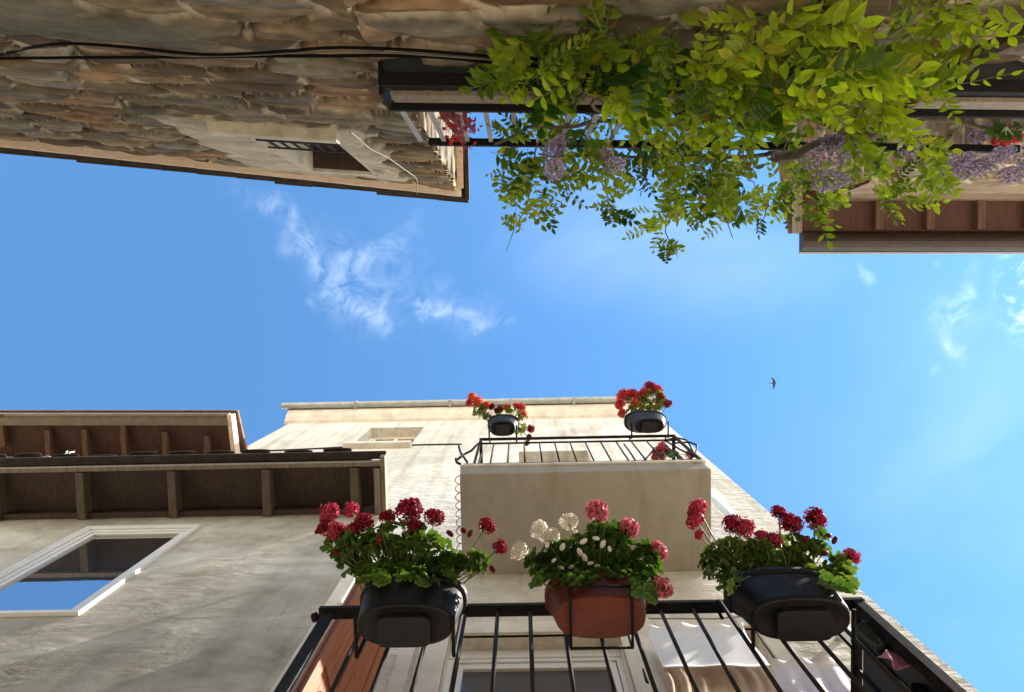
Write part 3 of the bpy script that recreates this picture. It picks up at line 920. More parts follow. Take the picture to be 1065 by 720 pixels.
def flower_head_mesh(name, inner, outer, seed, nfl=54, r=1.0, hemi=-.8):
    """umbel of five-petalled florets on a ball of radius 1"""
    rr = random.Random(seed); mb = MB()
    for i in range(nfl):
        zz_ = 1 - (1 - hemi) * (i + .5) / nfl
        ph = i * 2.39996 + rr.random() * .5
        q = math.sqrt(max(0, 1 - zz_ * zz_))
        nv = Vector((q * math.cos(ph), q * math.sin(ph), zz_)) + Vector((rr.uniform(-.25, .25), rr.uniform(-.25, .25), rr.uniform(-.25, .25)))
        c = nv.normalized() * (.62 + rr.random() * .46)
        a, b, nn = basis(nv, rr.random() * 6.28)
        s_ = .42 * (.75 + .45 * rr.random()); br = .75 + .5 * rr.random()
        for k in range(5):
            t = k * 6.283 / 5 + rr.uniform(-.15, .15)
            d1 = a * math.cos(t) + b * math.sin(t); d2 = b * math.cos(t) - a * math.sin(t)
            lift = rr.uniform(-.02, .14)
            vs = [c - nn * .05, c + d1 * s_ * .55 + d2 * s_ * .33 + nn * .05, c + d1 * s_ + d2 * s_ * .20 + nn * lift, c + d1 * s_ - d2 * s_ * .20 + nn * lift, c + d1 * s_ * .55 - d2 * s_ * .33 + nn * .05]
            ci = tuple(x * br for x in inner); cm = tuple((x * .5 + y * .5) * br for x, y in zip(inner, outer)); cu = tuple(min(.9, x * br) for x in outer)
            mb.add(vs, [(0, 1, 2, 3, 4)], [ci, cm, cu, cu, cm])
    # green core
    mb.add(*ball((0, 0, 0), .52, 10, 7), [tuple(x * .7 for x in inner)] * (10 * 6 + 2))
    return mb


def ball(c, r, n_=8, m_=5, sz=1):
    c = Vector(c); vs = [c + Vector((0, 0, r * sz))]; 
    for j in range(1, m_):
        t = math.pi * j / m_
        for i in range(n_):
            p = 2 * math.pi * i / n_
            vs.append(c + Vector((r * math.sin(t) * math.cos(p), r * math.sin(t) * math.sin(p), r * math.cos(t) * sz)))
    vs.append(c - Vector((0, 0, r * sz)))
    fs = [(0, 1 + i, 1 + (i + 1) % n_) for i in range(n_)]
    for j in range(m_ - 2):
        for i in range(n_):
            fs.append((1 + j * n_ + i, 1 + (j + 1) * n_ + i, 1 + (j + 1) * n_ + (i + 1) % n_, 1 + j * n_ + (i + 1) % n_))
    e = len(vs) - 1; j = m_ - 2
    fs += [(e, 1 + j * n_ + (i + 1) % n_, 1 + j * n_ + i) for i in range(n_)]
    return vs, fs


HEADS = {}


def head_data(kind):
    if kind not in HEADS:
        spec = {'crimson': ((.12, .002, .012), (.34, .010, .040)), 'rose': ((.24, .005, .025), (.54, .06, .12)), 'pink': ((.26, .006, .03), (.70, .20, .26)),
                'white': ((.74, .76, .62), (.90, .90, .87)), 'orange': ((.50, .03, .012), (.80, .17, .06)), 'dark': ((.08, .004, .008), (.20, .012, .02)),
                'scarlet': ((.36, .008, .016), (.66, .07, .08))}[kind]
        mb = flower_head_mesh('flower_head', spec[0], spec[1], len(HEADS) + 3)
        HEADS[kind] = [mb, None]
    return HEADS[kind]


def geranium(base, label, heads, leaf_regions, z_of, nleaf, seed, leafcol=((.055, .12, .018), (.12, .20, .03)), lr=.028, buds=()):
    root = empty('geranium', base, label, 'flowering plant', 'geraniums in the flower boxes')
    rr = random.Random(seed)
    lf = MB(); st = MB()
    top = Vector(base) + Vector((0, 0, .02))
    tot = sum(q[4] for q in leaf_regions)
    for (u, v, ru, rv, wgt) in leaf_regions:
        for i in range(int(nleaf * wgt / tot)):
            t = rr.random() * 6.283; q = math.sqrt(rr.random())
            uu = u + ru * q * math.cos(t); vv = v + rv * q * math.sin(t)
            p = at_z(uu, vv, z_of(vv) + rr.uniform(-.05, .06))
            nv = (p - top); nv.z = abs(nv.z) * .4 + .08
            nv = nv.normalized() + Vector((rr.uniform(-.6, .6), rr.uniform(-.6, .6), rr.uniform(-.2, .7)))
            m = rr.random()
            col = tuple(a + (b - a) * m for a, b in zip(*leafcol))
            add_geranium_leaf(lf, p, nv, lr * rr.uniform(.6, 1.25), rr, col)
            if i % 2 == 0:
                b0 = top + Vector(((p.x - top.x) * .4, rr.uniform(-.04, .04), -.03))
                st.tube([b0, (b0 + p) / 2 + Vector((0, 0, .02)), p], .0025, 5)
    lf.build('foliage', M['ger_leaf'], root, colors=True, smooth=True)
    for (u, v, r, kind) in heads:
        z = z_of(v); p = at_z(u, v, z)
        hd_ = head_data(kind)
        rad = r * z / F
        dirv = (p - top).normalized() + Vector((rr.uniform(-.2, .2), rr.uniform(-.3, .1), .2))
        eul = dirv.to_track_quat('Z', 'Y').to_euler()
        if hd_[1] is None:
            o = hd_[0].build('flower_head', M['petal'], None, colors=True, origin=(0, 0, 0))
            hd_[1] = o; o.parent = root
        else:
            o = hd_[1].copy(); COL.objects.link(o); o.parent = root
        WL[o.name] = Vector(base)
        o.location = p - Vector(base); o.rotation_euler = eul; o.scale = (rad * rr.uniform(.86, 1.02), rad * rr.uniform(.86, 1.02), rad * rr.uniform(.72, .92))
        b0 = top + Vector(((p.x - top.x) * .45, rr.uniform(-.03, .03), -.04))
        mid = (b0 + p) / 2 + Vector((rr.uniform(-.02, .02), 0, .03))
        st.tube([b0, mid, p - dirv.normalized() * rad * .3], .0035, 6)
    st.build('stem', M['stem'], root)
    bd0 = None
    for (u, v, r, kind) in buds:
        z = z_of(v) - .09; p = at_z(u, v, z)
        if bd0 is None:
            mb = MB(); mb.add(*ball((0, 0, 0), 1, 8, 6, 1.0), [(.86, .86, .82) if kind == 'white' else (.14, .006, .012)] * (8 * 5 + 2))
            bd0 = mb.build('bud', M['petal'], None, colors=True, smooth=True, origin=(0, 0, 0)); o = bd0
        else:
            o = bd0.copy(); COL.objects.link(o)
        o.parent = root; WL[o.name] = Vector(base)
        o.location = p - Vector(base); o.rotation_euler = (rr.random() * 3, rr.random() * 3, rr.random() * 3)
        q = r * z / F; o.scale = (q * .7, q * .7, q * 1.2)
    return root


zlow = lambda v: (3.17 + (588 - v) / 70 * .26) if v < 588 else 3.17 - (v - 588) * .019
geranium((PL_L[0], PL_L[1], 3.02), 'deep crimson geranium trailing to the right from the left black box',
         [(342, 534, 11, 'rose'), (349, 553, 11, 'rose'), (338, 549, 8, 'crimson'), (378, 545, 11, 'crimson'), (403, 538, 9, 'crimson'), (426, 531, 13, 'crimson'), (452, 538, 10, 'crimson'), (365, 530, 8, 'rose'), (432, 549, 9, 'crimson'), (394, 562, 7, 'rose'), (366, 551, 8, 'rose'), (507, 547, 9, 'crimson'), (520, 569, 8, 'crimson')],
         [(395, 580, 46, 24, 5), (445, 584, 35, 24, 3), (425, 595, 46, 5, 2.2), (365, 566, 26, 14, 2), (414, 555, 40, 12, 1.5), (494, 583, 20, 10, 1.2), (470, 588, 20, 12, 1)], zlow, 420, 21, buds=[(482, 552, 4, 'red'), (489, 555, 4, 'red'), (468, 555, 4, 'red'), (331, 552, 4, 'red'), (350, 575, 4, 'red'), (512, 592, 4, 'red')])
geranium((PL_C[0], PL_C[1], 3.02), 'bushy geranium with white and pink flower heads in the reddish brown box',
         [(540, 573, 10, 'white'), (561, 551, 10, 'white'), (573, 559, 11, 'white'), (592, 543, 10, 'white'), (621, 532, 12, 'pink'), (654, 550, 11, 'pink'), (683, 574, 11, 'pink'), (689, 612, 11, 'pink')],
         [(610, 582, 52, 24, 6), (612, 596, 46, 5, 2), (575, 585, 28, 18, 2), (650, 575, 28, 20, 2), (672, 598, 14, 26, 2), (630, 556, 22, 12, 1.5), (560, 592, 14, 14, 1)], zlow, 420, 22, ((.035, .085, .014), (.085, .16, .025)),
         buds=[(585, 569, 4, 'white'), (603, 574, 4, 'white'), (608, 580, 4, 'white'), (614, 586, 3, 'white'), (576, 583, 3, 'white'), (583, 591, 3.5, 'white'), (627, 566, 4, 'white'), (620, 560, 3.5, 'white'), (594, 590, 3, 'white'), (607, 563, 4, 'white'), (634, 571, 3, 'white'), (598, 553, 3.5, 'white'), (569, 567, 3.5, 'white'), (621, 589, 3, 'white')])
geranium((PL_R[0], PL_R[1], 3.02), 'crimson geranium in the right black box with open stems against the sky',
         [(725, 529, 11, 'rose'), (723, 541, 10, 'rose'), (727, 556, 6, 'rose'), (762, 545, 10, 'crimson'), (775, 549, 11, 'rose'), (806, 562, 9, 'rose'), (823, 545, 11, 'crimson'), (810, 533, 8, 'crimson'), (848, 540, 11, 'crimson'), (886, 579, 9, 'rose'), (792, 557, 7, 'rose')],
         [(757, 584, 30, 22, 4), (812, 592, 44, 6, 3.2), (745, 572, 14, 16, 1.5), (790, 575, 22, 14, 2), (825, 572, 22, 16, 2), (850, 565, 12, 12, .8), (870, 592, 15, 16, 1.6), (878, 604, 10, 14, .8), (760, 600, 14, 12, 1)], zlow, 340, 23, ((.05, .11, .02), (.14, .20, .035)), buds=[(862, 557, 4, 'red'), (868, 562, 4, 'red'), (838, 560, 4, 'red'), (858, 575, 4, 'red')])
zup = lambda v: 7.40 + max(0, (432 - v)) / 30 * .45
geranium((-.185, 1.26, 7.43), 'orange red geranium in the small left box of the upper railing',
         [(491, 413, 5, 'orange'), (497, 418, 6, 'orange'), (488, 419, 4, 'scarlet'), (506, 422, 5, 'orange'), (519, 426, 5, 'dark'), (512, 423, 4, 'dark'), (526, 424, 4, 'orange'), (537, 422, 4, 'orange'), (542, 424, 5, 'scarlet'), (545, 430, 4, 'orange'), (552, 446, 4.5, 'crimson'), (550, 455, 3.5, 'dark'), (548, 461, 3, 'dark')],
         [(505, 428, 14, 7, 3), (530, 428, 14, 6, 2), (543, 438, 6, 8, 1), (498, 424, 6, 6, 1), (541, 448, 6, 6, .7)], zup, 60, 24, ((.10, .14, .03), (.22, .22, .05)), lr=.03)
geranium((1.235, 1.26, 7.44), 'scarlet geranium spilling to the left from the right box of the upper railing',
         [(648, 412, 7, 'scarlet'), (645, 421, 6, 'scarlet'), (657, 410, 6, 'scarlet'), (664, 413, 6, 'scarlet'), (676, 403, 6, 'crimson'), (683, 406, 6, 'scarlet'), (670, 408, 5, 'scarlet'), (688, 414, 5, 'crimson'), (693, 420, 4.5, 'crimson'), (647, 430, 5, 'scarlet'), (660, 419, 5, 'orange'), (697, 419, 3, 'dark')],
         [(670, 420, 20, 8, 3), (680, 414, 12, 10, 2), (655, 428, 10, 6, 1)], zup, 80, 25, ((.10, .12, .02), (.22, .22, .04)), lr=.032)
zdr = lambda v: 6.75
geranium(tuple(at_z(690, 474, 6.55)), 'pink geranium poking through the upper railing at its right corner',
         [(689, 464, 5, 'pink'), (685, 470, 6, 'rose'), (693, 470, 5, 'rose'), (688, 475, 5, 'pink'), (717, 473, 5, 'pink'), (681, 476, 4, 'rose')],
         [(700, 473, 7, 4, 1)], zdr, 8, 26, ((.03, .06, .012), (.05, .09, .02)), lr=.03)

# pot and cloth at the lower balcony's side
hp = empty('hanging_pot', (1.44, 1.435, 2.90), 'dark green round pot hung inside the right side railing of the lower balcony', 'flower pot')
mb = MB(); mb.loft([[(1.435 + r_ * .50 * math.cos(t), 1.437 + r_ * .52 * math.sin(t), 2.90 + (z_ - 2.62) * .75) for t in np.linspace(0, 2 * math.pi, 24, endpoint=False)] for r_, z_ in ((.055, 2.62), (.062, 2.63), (.085, 2.80), (.095, 2.80), (.095, 2.83), (.083, 2.83), (.078, 2.72))])
mb.build('pot', M['green_pot'], hp, smooth=True)
mb = MB(); mb.tube([(1.44, 1.48, 3.05), (1.455, 1.49, 3.12), (1.46, 1.50, 3.19)], .006); mb.build('hook', M['iron'], hp)
def scrap(name, mat, quad, label, cat):
    mb = MB(); nx = 10; vs = []
    A, B, C_, D_ = [Vector(q) for q in quad]
    for j in range(nx + 1):
        for i in range(nx + 1):
            s_, t = i / nx, j / nx
            p = (A * (1 - s_) + B * s_) * (1 - t) + (D_ * (1 - s_) + C_ * s_) * t
            vs.append(p + Vector((.012 * math.sin(7 * s_ + 3 * t), .012 * math.cos(5 * t + 6 * s_), .008 * math.sin(9 * t))))
    mb.add(vs, [(j * 11 + i, j * 11 + i + 1, (j + 1) * 11 + i + 1, (j + 1) * 11 + i) for j in range(nx) for i in range(nx)])
    o = mb.build(name, mat, smooth=True); sd = o.modifiers.new('thick', 'SOLIDIFY'); sd.thickness = .004
    return tag(o, label, cat)
scrap('pink_cloth', M['cloth_pink'], (at_z(912, 681, 2.80), at_z(931, 677, 2.86), at_z(953, 698, 2.76), at_z(930, 694, 2.74)), 'small pink spotted cloth draped under the dark green pot', 'cloth')
scrap('pale_cloth', M['cloth_white'], (at_z(897, 645, 3.18), at_z(906, 650, 3.16), at_z(920, 667, 3.06), at_z(897, 664, 3.08)), 'pale crumpled rag caught at the corner post of the lower balcony', 'cloth')
scrap('grey_cloth', M['green_pot'], (at_z(938, 716, 2.66), at_z(966, 710, 2.68), at_z(975, 728, 2.58), at_z(940, 732, 2.58)), 'grey green cloth hanging low inside the lower balcony side railing', 'cloth')

# ================================================================ grey house (left) and brown-eaved house behind it
gh = empty('grey_house', (-5, YA, GROUND), 'low grey stuccoed house with white framed window and timber eaves', 'house')
winC = (-4.28, -3.25, 5.18, 7.13)
w = MB(); wall_holes(w, -12, XL, GROUND, 7.88, YA, [winC], .45)
w.build('wall', M['grey_stucco'], gh)
wc = window(gh, winC, YA + .0, .042, .042, M['glass_sky'])
t_ = MB(); a, b, c, d = winC
for q0, q1, yf in ((.055, .03, .03), (.032, 0, .02)):
    t_.box(a - q0, a - q1, YA - yf, YA + .012, c - q0, d + q0); t_.box(b + q1, b + q0, YA - yf, YA + .012, c - q0, d + q0)
    t_.box(a - q1, b + q1, YA - yf, YA + .012, d + q1, d + q0); t_.box(a - q1, b + q1, YA - yf, YA + .012, c - q0, c - q1)
t_.build('window_trim', M['pvc'], wc, .004)
ZE = 7.5
e = MB(); e.extrude_x([(1.66, ZE + .10), (2.2, ZE + .24), (2.2, ZE + .27), (1.66, ZE + .13)], -12, -1.47); e.build('soffit_boards', M['brown_wood'], gh)
e = MB(); e.box(-12, -1.47, 1.655, 1.70, ZE + .015, ZE + .098); e.build('eave_beam', M['grey_wood'], gh, .004)
e = MB(); e.box(-12, -1.425, 1.568, 1.652, ZE + .135, ZE + .165); e.build('tile_board', M['tile'], gh, .004)
e = MB(); e.box(-12, -1.5, 2.14, 2.197, ZE + .03, ZE + .12); e.build('wall_plate', M['brown_wood'], gh, .004)
rk = MB(); rk.box(-.042, .042, 1.715, 2.198, .015, .155)
rk0 = None; rr_ = random.Random(77)
for k in range(9):
    xk = at_z(372 - 94 * k, 515, ZE).x - .03
    if rk0 is None:
        rk0 = rk.build('rafter', M['rafter'], gh, .006)
        rk0.location = (xk, 0, ZE - .03)
    else:
        dup(rk0, (xk + rr_.uniform(-.04, .04), 0, ZE - .03 + rr_.uniform(-.012, .012)), gh)
for o in [o for o in gh.children if o.name.startswith('rafter')]:
    # mesh was built relative to the house base; put its zero back at world zero
    o.location = Vector((o.location.x, 0, o.location.z))
e = MB(); e.box(-1.47, -1.42, 1.60, 2.20, ZE + .02, ZE + .15); e.box(-1.53, -1.475, 1.72, 2.2, ZE - .02, ZE + .09); e.build('barge_board', M['grey_wood'], gh, .005)
tl = MB()
rr = random.Random(4)
x = -12.0
while x < -1.75:
    r_ = .15; j = rr.uniform(-.03, .03); zj = rr.uniform(-.012, .02)
    n0 = 8
    rings = []
    for yy, zz_ in ((1.555 + j * .5, ZE + .185 + zj * 1.5), (2.2, ZE + .32)):
        o_ = [(x + r_ * math.cos(t), yy, zz_ + r_ * .42 * math.sin(t)) for t in np.linspace(0, math.pi, n0)]
        o_ += [(x + (r_ - .014) * math.cos(t), yy, zz_ + (r_ - .014) * .36 * math.sin(t)) for t in np.linspace(math.pi, 0, n0)]
        rings.append(o_)
    tl.loft(rings)
    xp = x + .21
    rings = []
    for yy, zz_ in ((1.60 + j, ZE + .19), (2.2, ZE + .36)):
        o_ = [(xp + r_ * math.cos(t), yy, zz_ - r_ * .42 * math.sin(t)) for t in np.linspace(0, math.pi, n0)]
        o_ += [(xp + (r_ - .014) * math.cos(t), yy, zz_ - (r_ - .014) * .36 * math.sin(t)) for t in np.linspace(math.pi, 0, n0)]
        rings.append(o_)
    tl.loft(rings)
    x += .42 + rr.uniform(-.04, .05)
tl.build('roof_tiles', M['tile'], gh)
hk = MB()
b0 = at_y(62, 476, 1.62)
hk.tube([b0, b0 + Vector((.01, -.02, .10)), b0 + Vector((-.03, -.03, .19)), b0 + Vector((-.05, -.02, .20))], .008, 6)
hk.tube([b0 + Vector((.05, 0, 0)), b0 + Vector((.06, -.02, .08)), b0 + Vector((.03, -.03, .13)), b0 + Vector((.07, -.03, .16))], .008, 6)
hk.tube([b0 + Vector((-.19, .0, -.01)), b0 + Vector((-.15, -.01, .035)), b0 + Vector((-.10, .0, .01))], .008, 6)
tag(hk.build('roof_bracket', M['pvc'], smooth=True), 'small white bent wire bracket standing on the grey house tile edge', 'bracket')

dh = empty('brown_eaved_house', (-8, YA, 7.9), 'upper house at far left showing only red brown eave boards and a khaki gutter', 'house')
ZD = 10.5
dA = at_z(0, 433, ZD); dB = at_z(236, 433, ZD)
mD = (dB.y - dA.y) / (dB.x - dA.x); yD0 = dB.y - mD * dB.x; XD = dB.x
MD = Matrix.Translation((0, yD0, 0)) @ Matrix(((1, 0, 0), (mD, 1, 0), (0, 0, 1))).to_4x4()       # y = 0 is the gutter line
e = MB(); e.box(-16, XD - .08, .62, .80, 7.9, ZD + .5, MD); e.build('wall', M['grey_stucco'], dh)
e = MB(); e.extrude_x([(.05, ZD + .06), (.66, ZD + .17), (.66, ZD + .20), (.05, ZD + .09)], -16, XD - .02, MD); e.build('soffit_boards', M['red_wood'], dh)
e = MB(); e.box(-16, XD, .02, .13, ZD - .015, ZD + .05, MD); e.tube([MD @ Vector((-16, 0, ZD + .05)), MD @ Vector((XD + .02, 0, ZD + .05))], .045, 12); e.build('gutter', M['gutter_khaki'], dh)
rr = random.Random(61)
rd0 = None
for k in range(15):
    xk = XD - .35 - k * .575
    yk = yD0 + mD * xk
    if rd0 is None:
        rk = MB(); rk.box(-.038, .038, .14, .62, 0, .09)
        rd0 = rk.build('rafter', M['red_rafter'], dh, .006)
    o = rd0 if k == 0 else dup(rd0, (0, 0, 0), dh)
    o.location = (xk + rr.uniform(-.03, .03), yk, ZD - .01 + rr.uniform(-.008, .008)); o.rotation_euler = (0, 0, rr.uniform(-.03, .03))
e = MB(); e.extrude_x([(-.02, ZD - .02), (.80, ZD + .12), (.80, ZD + .30), (-.02, ZD + .14)], XD + .003, XD + .07, MD); e.build('barge_board', M['fascia'], dh, .005)
e = MB(); e.extrude_x([(-.06, ZD + .145), (3.4, ZD + 1.6), (3.4, ZD + 1.7), (-.06, ZD + .20)], -16, XD + .10, MD); e.build('roof', M['tile_red'], dh)

# ================================================================ stone house (top left)
MBL = .0875; YB0 = -1.25 + MBL * 1.2         # wall line y = YB0 + MBL*x
sh_ = empty('stone_house', (-4, YB0 - .3, GROUND), 'rubble stone house with a small barred window at the top left', 'house')
pL = at_line(0, 143, YB0, MBL); pR = at_line(474, 196, YB0, MBL)
XBR = pR.x
slope = (pR.z - pL.z) / (pR.x - pL.x)
ztopx = lambda x: pR.z + slope * (x - pR.x)
XBL = -8.5
yb = lambda x: YB0 + MBL * x
P0 = Vector((XBL, yb(XBL))); P1 = Vector((XBR, yb(XBR)))
LB = (P1 - P0).length
sx_ = lambda x: (x - XBL) / (XBR - XBL) * LB       # wall coordinate of a world x
wl = at_line(268, 136, YB0, MBL); wr = at_line(347, 136, YB0, MBL); wt_ = at_line(388, 177, YB0, MBL)
wx0, wx1, wz0, wz1 = wl.x, wt_.x, wl.z, wt_.z
hole = (sx_(wx0) - .04, sx_(wx1) + .04, wz0 - .04, wz1 + .04)
pa = at_line(270, 34, YB0, MBL); zpa = pa.z


def patch(s, z):
    """smooth grey plaster band low on the wall and render round the window"""
    band = sstep(.26, .12, np.abs(z - zpa + .05 * (fbm(s * 2, z * 3, 3, 40) - .5)) + .16 * (fbm(s * 1.3, z * 2.2, 4, 41) - .5)) * sstep(sx_(-1.2), sx_(-1.75), s + .5 * (fbm(s * 2, z * 5, 3, 42) - .5))
    e_ = .16 * (fbm(s * 5, z * 5, 3, 43) - .5) * 2
    dl = np.maximum(sx_(wx0) - .60 - s, s - sx_(wx1) - .24); dz = np.maximum(wz0 - .45 - z, z - wz1 - .30)
    win = sstep(.05, -.03, np.maximum(dl, dz) + e_)
    mk = np.maximum(band, win)
    hs = .045 + .012 * (fbm(s * 3, z * 4, 4, 44) - .5) + .008 * (fbm(s * 18, z * 22, 3, 45) - .5)
    g_ = fbm(s * 2.2, z * 6, 4, 46)[..., None]
    cs = np.array((.13, .125, .095)) * (.65 + .8 * g_) * (band > win)[..., None] + np.array((.50, .445, .35)) * (.7 + .6 * g_) * (band <= win)[..., None]
    return mk, hs, cs


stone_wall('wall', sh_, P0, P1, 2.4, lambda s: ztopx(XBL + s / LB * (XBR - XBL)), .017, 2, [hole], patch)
# side wall towards the terrace gap
PS = Vector((XBR, yb(XBR))); PE = Vector((XBR - .05, yb(XBR) - 4))
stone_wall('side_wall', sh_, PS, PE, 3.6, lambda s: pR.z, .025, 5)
lw_ = MB()
for (a, b) in ((P0, P1), (PS, PE)):
    lw_.add([(a.x, a.y, GROUND), (b.x, b.y, GROUND), (b.x, b.y, 2.45), (a.x, a.y, 2.45)], [(0, 1, 2, 3)])
lw_.build('lower_wall', M['stone_low'], sh_)
MBx = Matrix.Translation((0, YB0, 0)) @ Matrix(((1, 0, 0), (MBL, 1, 0), (0, 0, 1))).to_4x4()     # lays boxes along the slanting wall
# verge: board, then stepped tile edges
ang = math.atan(slope)
vb = MB()
def slant(mb, x0, x1, y0, y1, h0, h1, dz0=0, dz1=0):
    vs = []
    for x in (x0, x1):
        for y in (y0, y1):
            for h in (h0, h1):
                vs.append((x, YB0 + MBL * x + y, ztopx(x) + h + (dz0 if x == x0 else dz1)))
    mb.add(vs, [(0, 1, 3, 2), (4, 6, 7, 5), (0, 4, 5, 1), (2, 3, 7, 6), (0, 2, 6, 4), (1, 5, 7, 3)])
slant(vb, XBL, XBR + .06, -.05, .085, -.05, .03)
vb.build('verge_board', M['fascia'], sh_, .004)
vb = MB()
yy0 = yb(XBR)
vb.box(XBR + .02, XBR + .085, yy0 - 4, yy0 + .0, pR.z - .05, pR.z + .03)
vb.build('side_eave_board', M['fascia'], sh_)
tl = MB(); x = XBL; rr = random.Random(9)
while x < XBR + .10:
    q = rr.uniform(-.012, .012)
    slant(tl, x, min(x + .36, XBR + .13), -.3, .135 + q, .035, .075, .045, -.005)
    slant(tl, x, min(x + .36, XBR + .13), .05, .118 + q, .015, .034, .03, -.01)
    x += .33 + rr.uniform(-.02, .03)
tl.box(XBR + .10, XBR + .145, yy0 - 4, yy0 + .12, pR.z + .0, pR.z + .07)
tl.build('verge_tiles', M['tile'], sh_)
rf = MB()
vs = []
for x in (XBL, XBR + .1):
    for y in (-4.2, .05):
        for h in (.08, .14):
            vs.append((x, YB0 + MBL * x + y, ztopx(x) + h))
rf.add(vs, [(0, 1, 3, 2), (4, 6, 7, 5), (0, 4, 5, 1), (2, 3, 7, 6), (0, 2, 6, 4), (1, 5, 7, 3)])
rf.build('roof', M['tile_red'], sh_)

# the barred window
wn = MB()
dep = -.42
def wbox(mb, x0, x1, y0, y1, z0, z1): mb.box(x0, x1, y0, y1, z0, z1, MBx)
wbox(wn, wx0, wx0 + .05, dep - .04, dep + .01, wz0, wz1); wbox(wn, wx1 - .05, wx1, dep - .04, dep + .01, wz0, wz1)
wbox(wn, wx0 + .05, wx1 - .05, dep - .04, dep + .01, wz1 - .05, wz1); wbox(wn, wx0 + .05, wx1 - .05, dep - .04, dep + .01, wz0, wz0 + .05)
xm = (wx0 + wx1) / 2; wbox(wn, xm - .03, xm + .03, dep - .03, dep + .016, wz0 + .05, wz1 - .05)
wno = wn.build('window', M['brown_wood'], sh_, .004)
p_ = MB(); wbox(p_, wx0 + .04, wx1 - .04, dep - .03, dep - .02, wz0 + .04, wz1 - .04); p_.build('pane', M['glass_dark'], wno)
rv = MB()                                   # plastered reveals
wbox(rv, wx0 - .08, wx0, dep - .03, .055, wz0 - .06, wz1 + .07); wbox(rv, wx1, wx1 + .20, dep - .03, .040, wz0 - .06, wz1 + .05)
wbox(rv, wx0, wx1, .015, .052, wz1, wz1 + .07); wbox(rv, wx0, wx1, dep - .03, .052, wz0 - .06, wz0)
rv.build('window_reveal', M['plaster'], wno, .006)
lt = MB(); wbox(lt, wx0, wx1, dep - .04, .013, wz1 + .001, wz1 + .07); wbox(lt, wx0, wx1, -.20, -.17, wz1 - .10, wz1); lt.build('lintel', M['brown_wood'], wno, .004)
si = MB(); wbox(si, wx0 - .22, wx1 + .12, .02, .12, wz0 - .42, wz0 - .30); si.build('sill', M['plaster'], wno, .01)
br = MB()
zb0, zb1 = wz0 - .02, wz0 + .30
wbox(br, wx0 - .02, wx1 + .02, .062, .075, zb1 - .02, zb1); wbox(br, wx0 - .02, wx1 + .02, .062, .075, zb0 + .02, zb0 + .04)
for k in range(6):
    xk = wx0 + .06 + k * (wx1 - wx0 - .12) / 5
    wbox(br, xk - .008, xk + .008, .056, .070, zb0, zb1)
br.build('guard_bars', M['iron_grey'], wno)

# cables along the stone wall
def wall_cable(pts, r, mat, name, label, off=.09):
    mb = MB()
    P = [at_line(u, v, YB0 + off, MBL) for u, v in pts]
    out = []
    for i in range(len(P) - 1):
        a, b, c, d = P[max(i - 1, 0)], P[i], P[i + 1], P[min(i + 2, len(P) - 1)]
        for t in (0, .25, .5, .75):
            out.append(.5 * ((2 * b) + (c - a) * t + (2 * a - 5 * b + 4 * c - d) * t * t + (-a + 3 * b - 3 * c + d) * t ** 3))
    out.append(P[-1])
    mb.tube(out, r, 7)
    return tag(mb.build(name, mat, smooth=True), label, 'cable', 'cables along the stone wall' if 'stone' in label else None)


wall_cable([(-60, 64), (0, 57), (35, 49), (75, 45.5), (140, 50), (215, 57), (290, 54), (340, 50), (390, 50.5), (440, 53), (500, 58), (560, 62)], .0075, M['cable'], 'black_cable', 'upper wavy black cable fixed along the stone wall')
wall_cable([(-60, 62), (0, 61), (100, 60), (200, 59.5), (280, 58.5), (340, 58.5), (400, 58), (460, 60), (520, 66), (580, 70)], .008, M['cable'], 'black_cable', 'lower straight black cable fixed along the stone wall')
wall_cable([(-30, 62), (2, 57), (10, 52), (60, 49.5)], .0042, M['cable_white'], 'pale_cable', 'short pale cable end beside the black cables on the stone wall')
wall_cable([(150, 54), (190, 58.5), (250, 58), (320, 54.5), (380, 54), (440, 57), (520, 63)], .0042, M['cable_white'], 'pale_cable', 'long thin pale cable running between the black ones on the stone wall')
wall_cable([(364, 137), (375, 146), (385, 155), (403, 164), (420, 176), (433, 186), (433.5, 196), (434, 205)], .0045, M['cable_white'], 'pale_cable', 'white cable dropping from the roof edge past the stone wall window', .11)

# ================================================================ terrace with wisteria (top right)
MTL = .035; YT0 = yb(XBR) - MTL * XBR
yt = lambda x: YT0 + MTL * x
MT = Matrix.Translation((0, YT0, 0)) @ Matrix(((1, 0, 0), (MTL, 1, 0), (0, 0, 1))).to_4x4()
XT0, XT1 = XBR, 8.0
te = empty('terrace', (3, yt(3), GROUND), 'stone terrace with dark edge beam and railing under the wisteria', 'terrace')
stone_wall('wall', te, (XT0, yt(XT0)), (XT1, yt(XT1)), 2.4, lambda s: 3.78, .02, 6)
lw_ = MB(); lw_.add([(XT0, yt(XT0), GROUND), (XT1, yt(XT1), GROUND), (XT1, yt(XT1), 2.45), (XT0, yt(XT0), 2.45)], [(0, 1, 2, 3)]); lw_.build('lower_wall', M['stone_low'], te)
t_ = MB(); t_.box(-.66, XT1, -6, .155, 3.72, 3.76, MT); t_.build('floor_slab', M['dark_panel'], te)
t_ = MB(); t_.box(-.62, XT1, .16, .185, 3.74, 3.88, MT); t_.build('edge_board', M['grey_wood'], te, .004)
t_ = MB(); t_.box(-.665, XT1, .10, .158, 3.66, 3.717, MT); t_.box(-.67, -.645, .03, .19, 3.70, 3.93, MT); t_.build('edge_beam', M['iron'], te, .004)
t_ = MB(); t_.box(-.665, XT1, .165, .205, 3.945, 3.985, MT); t_.build('bottom_rail', M['iron'], te, .003)
t_ = MB(); t_.box(-.56, 3.2, .165, .21, 4.80, 4.85, MT); t_.build('handrail', M['iron'], te, .003)
bb = MB(); bb.box(-.013, .013, .178, .19, 3.99, 4.80, Matrix.Translation((0, YT0, 0)))
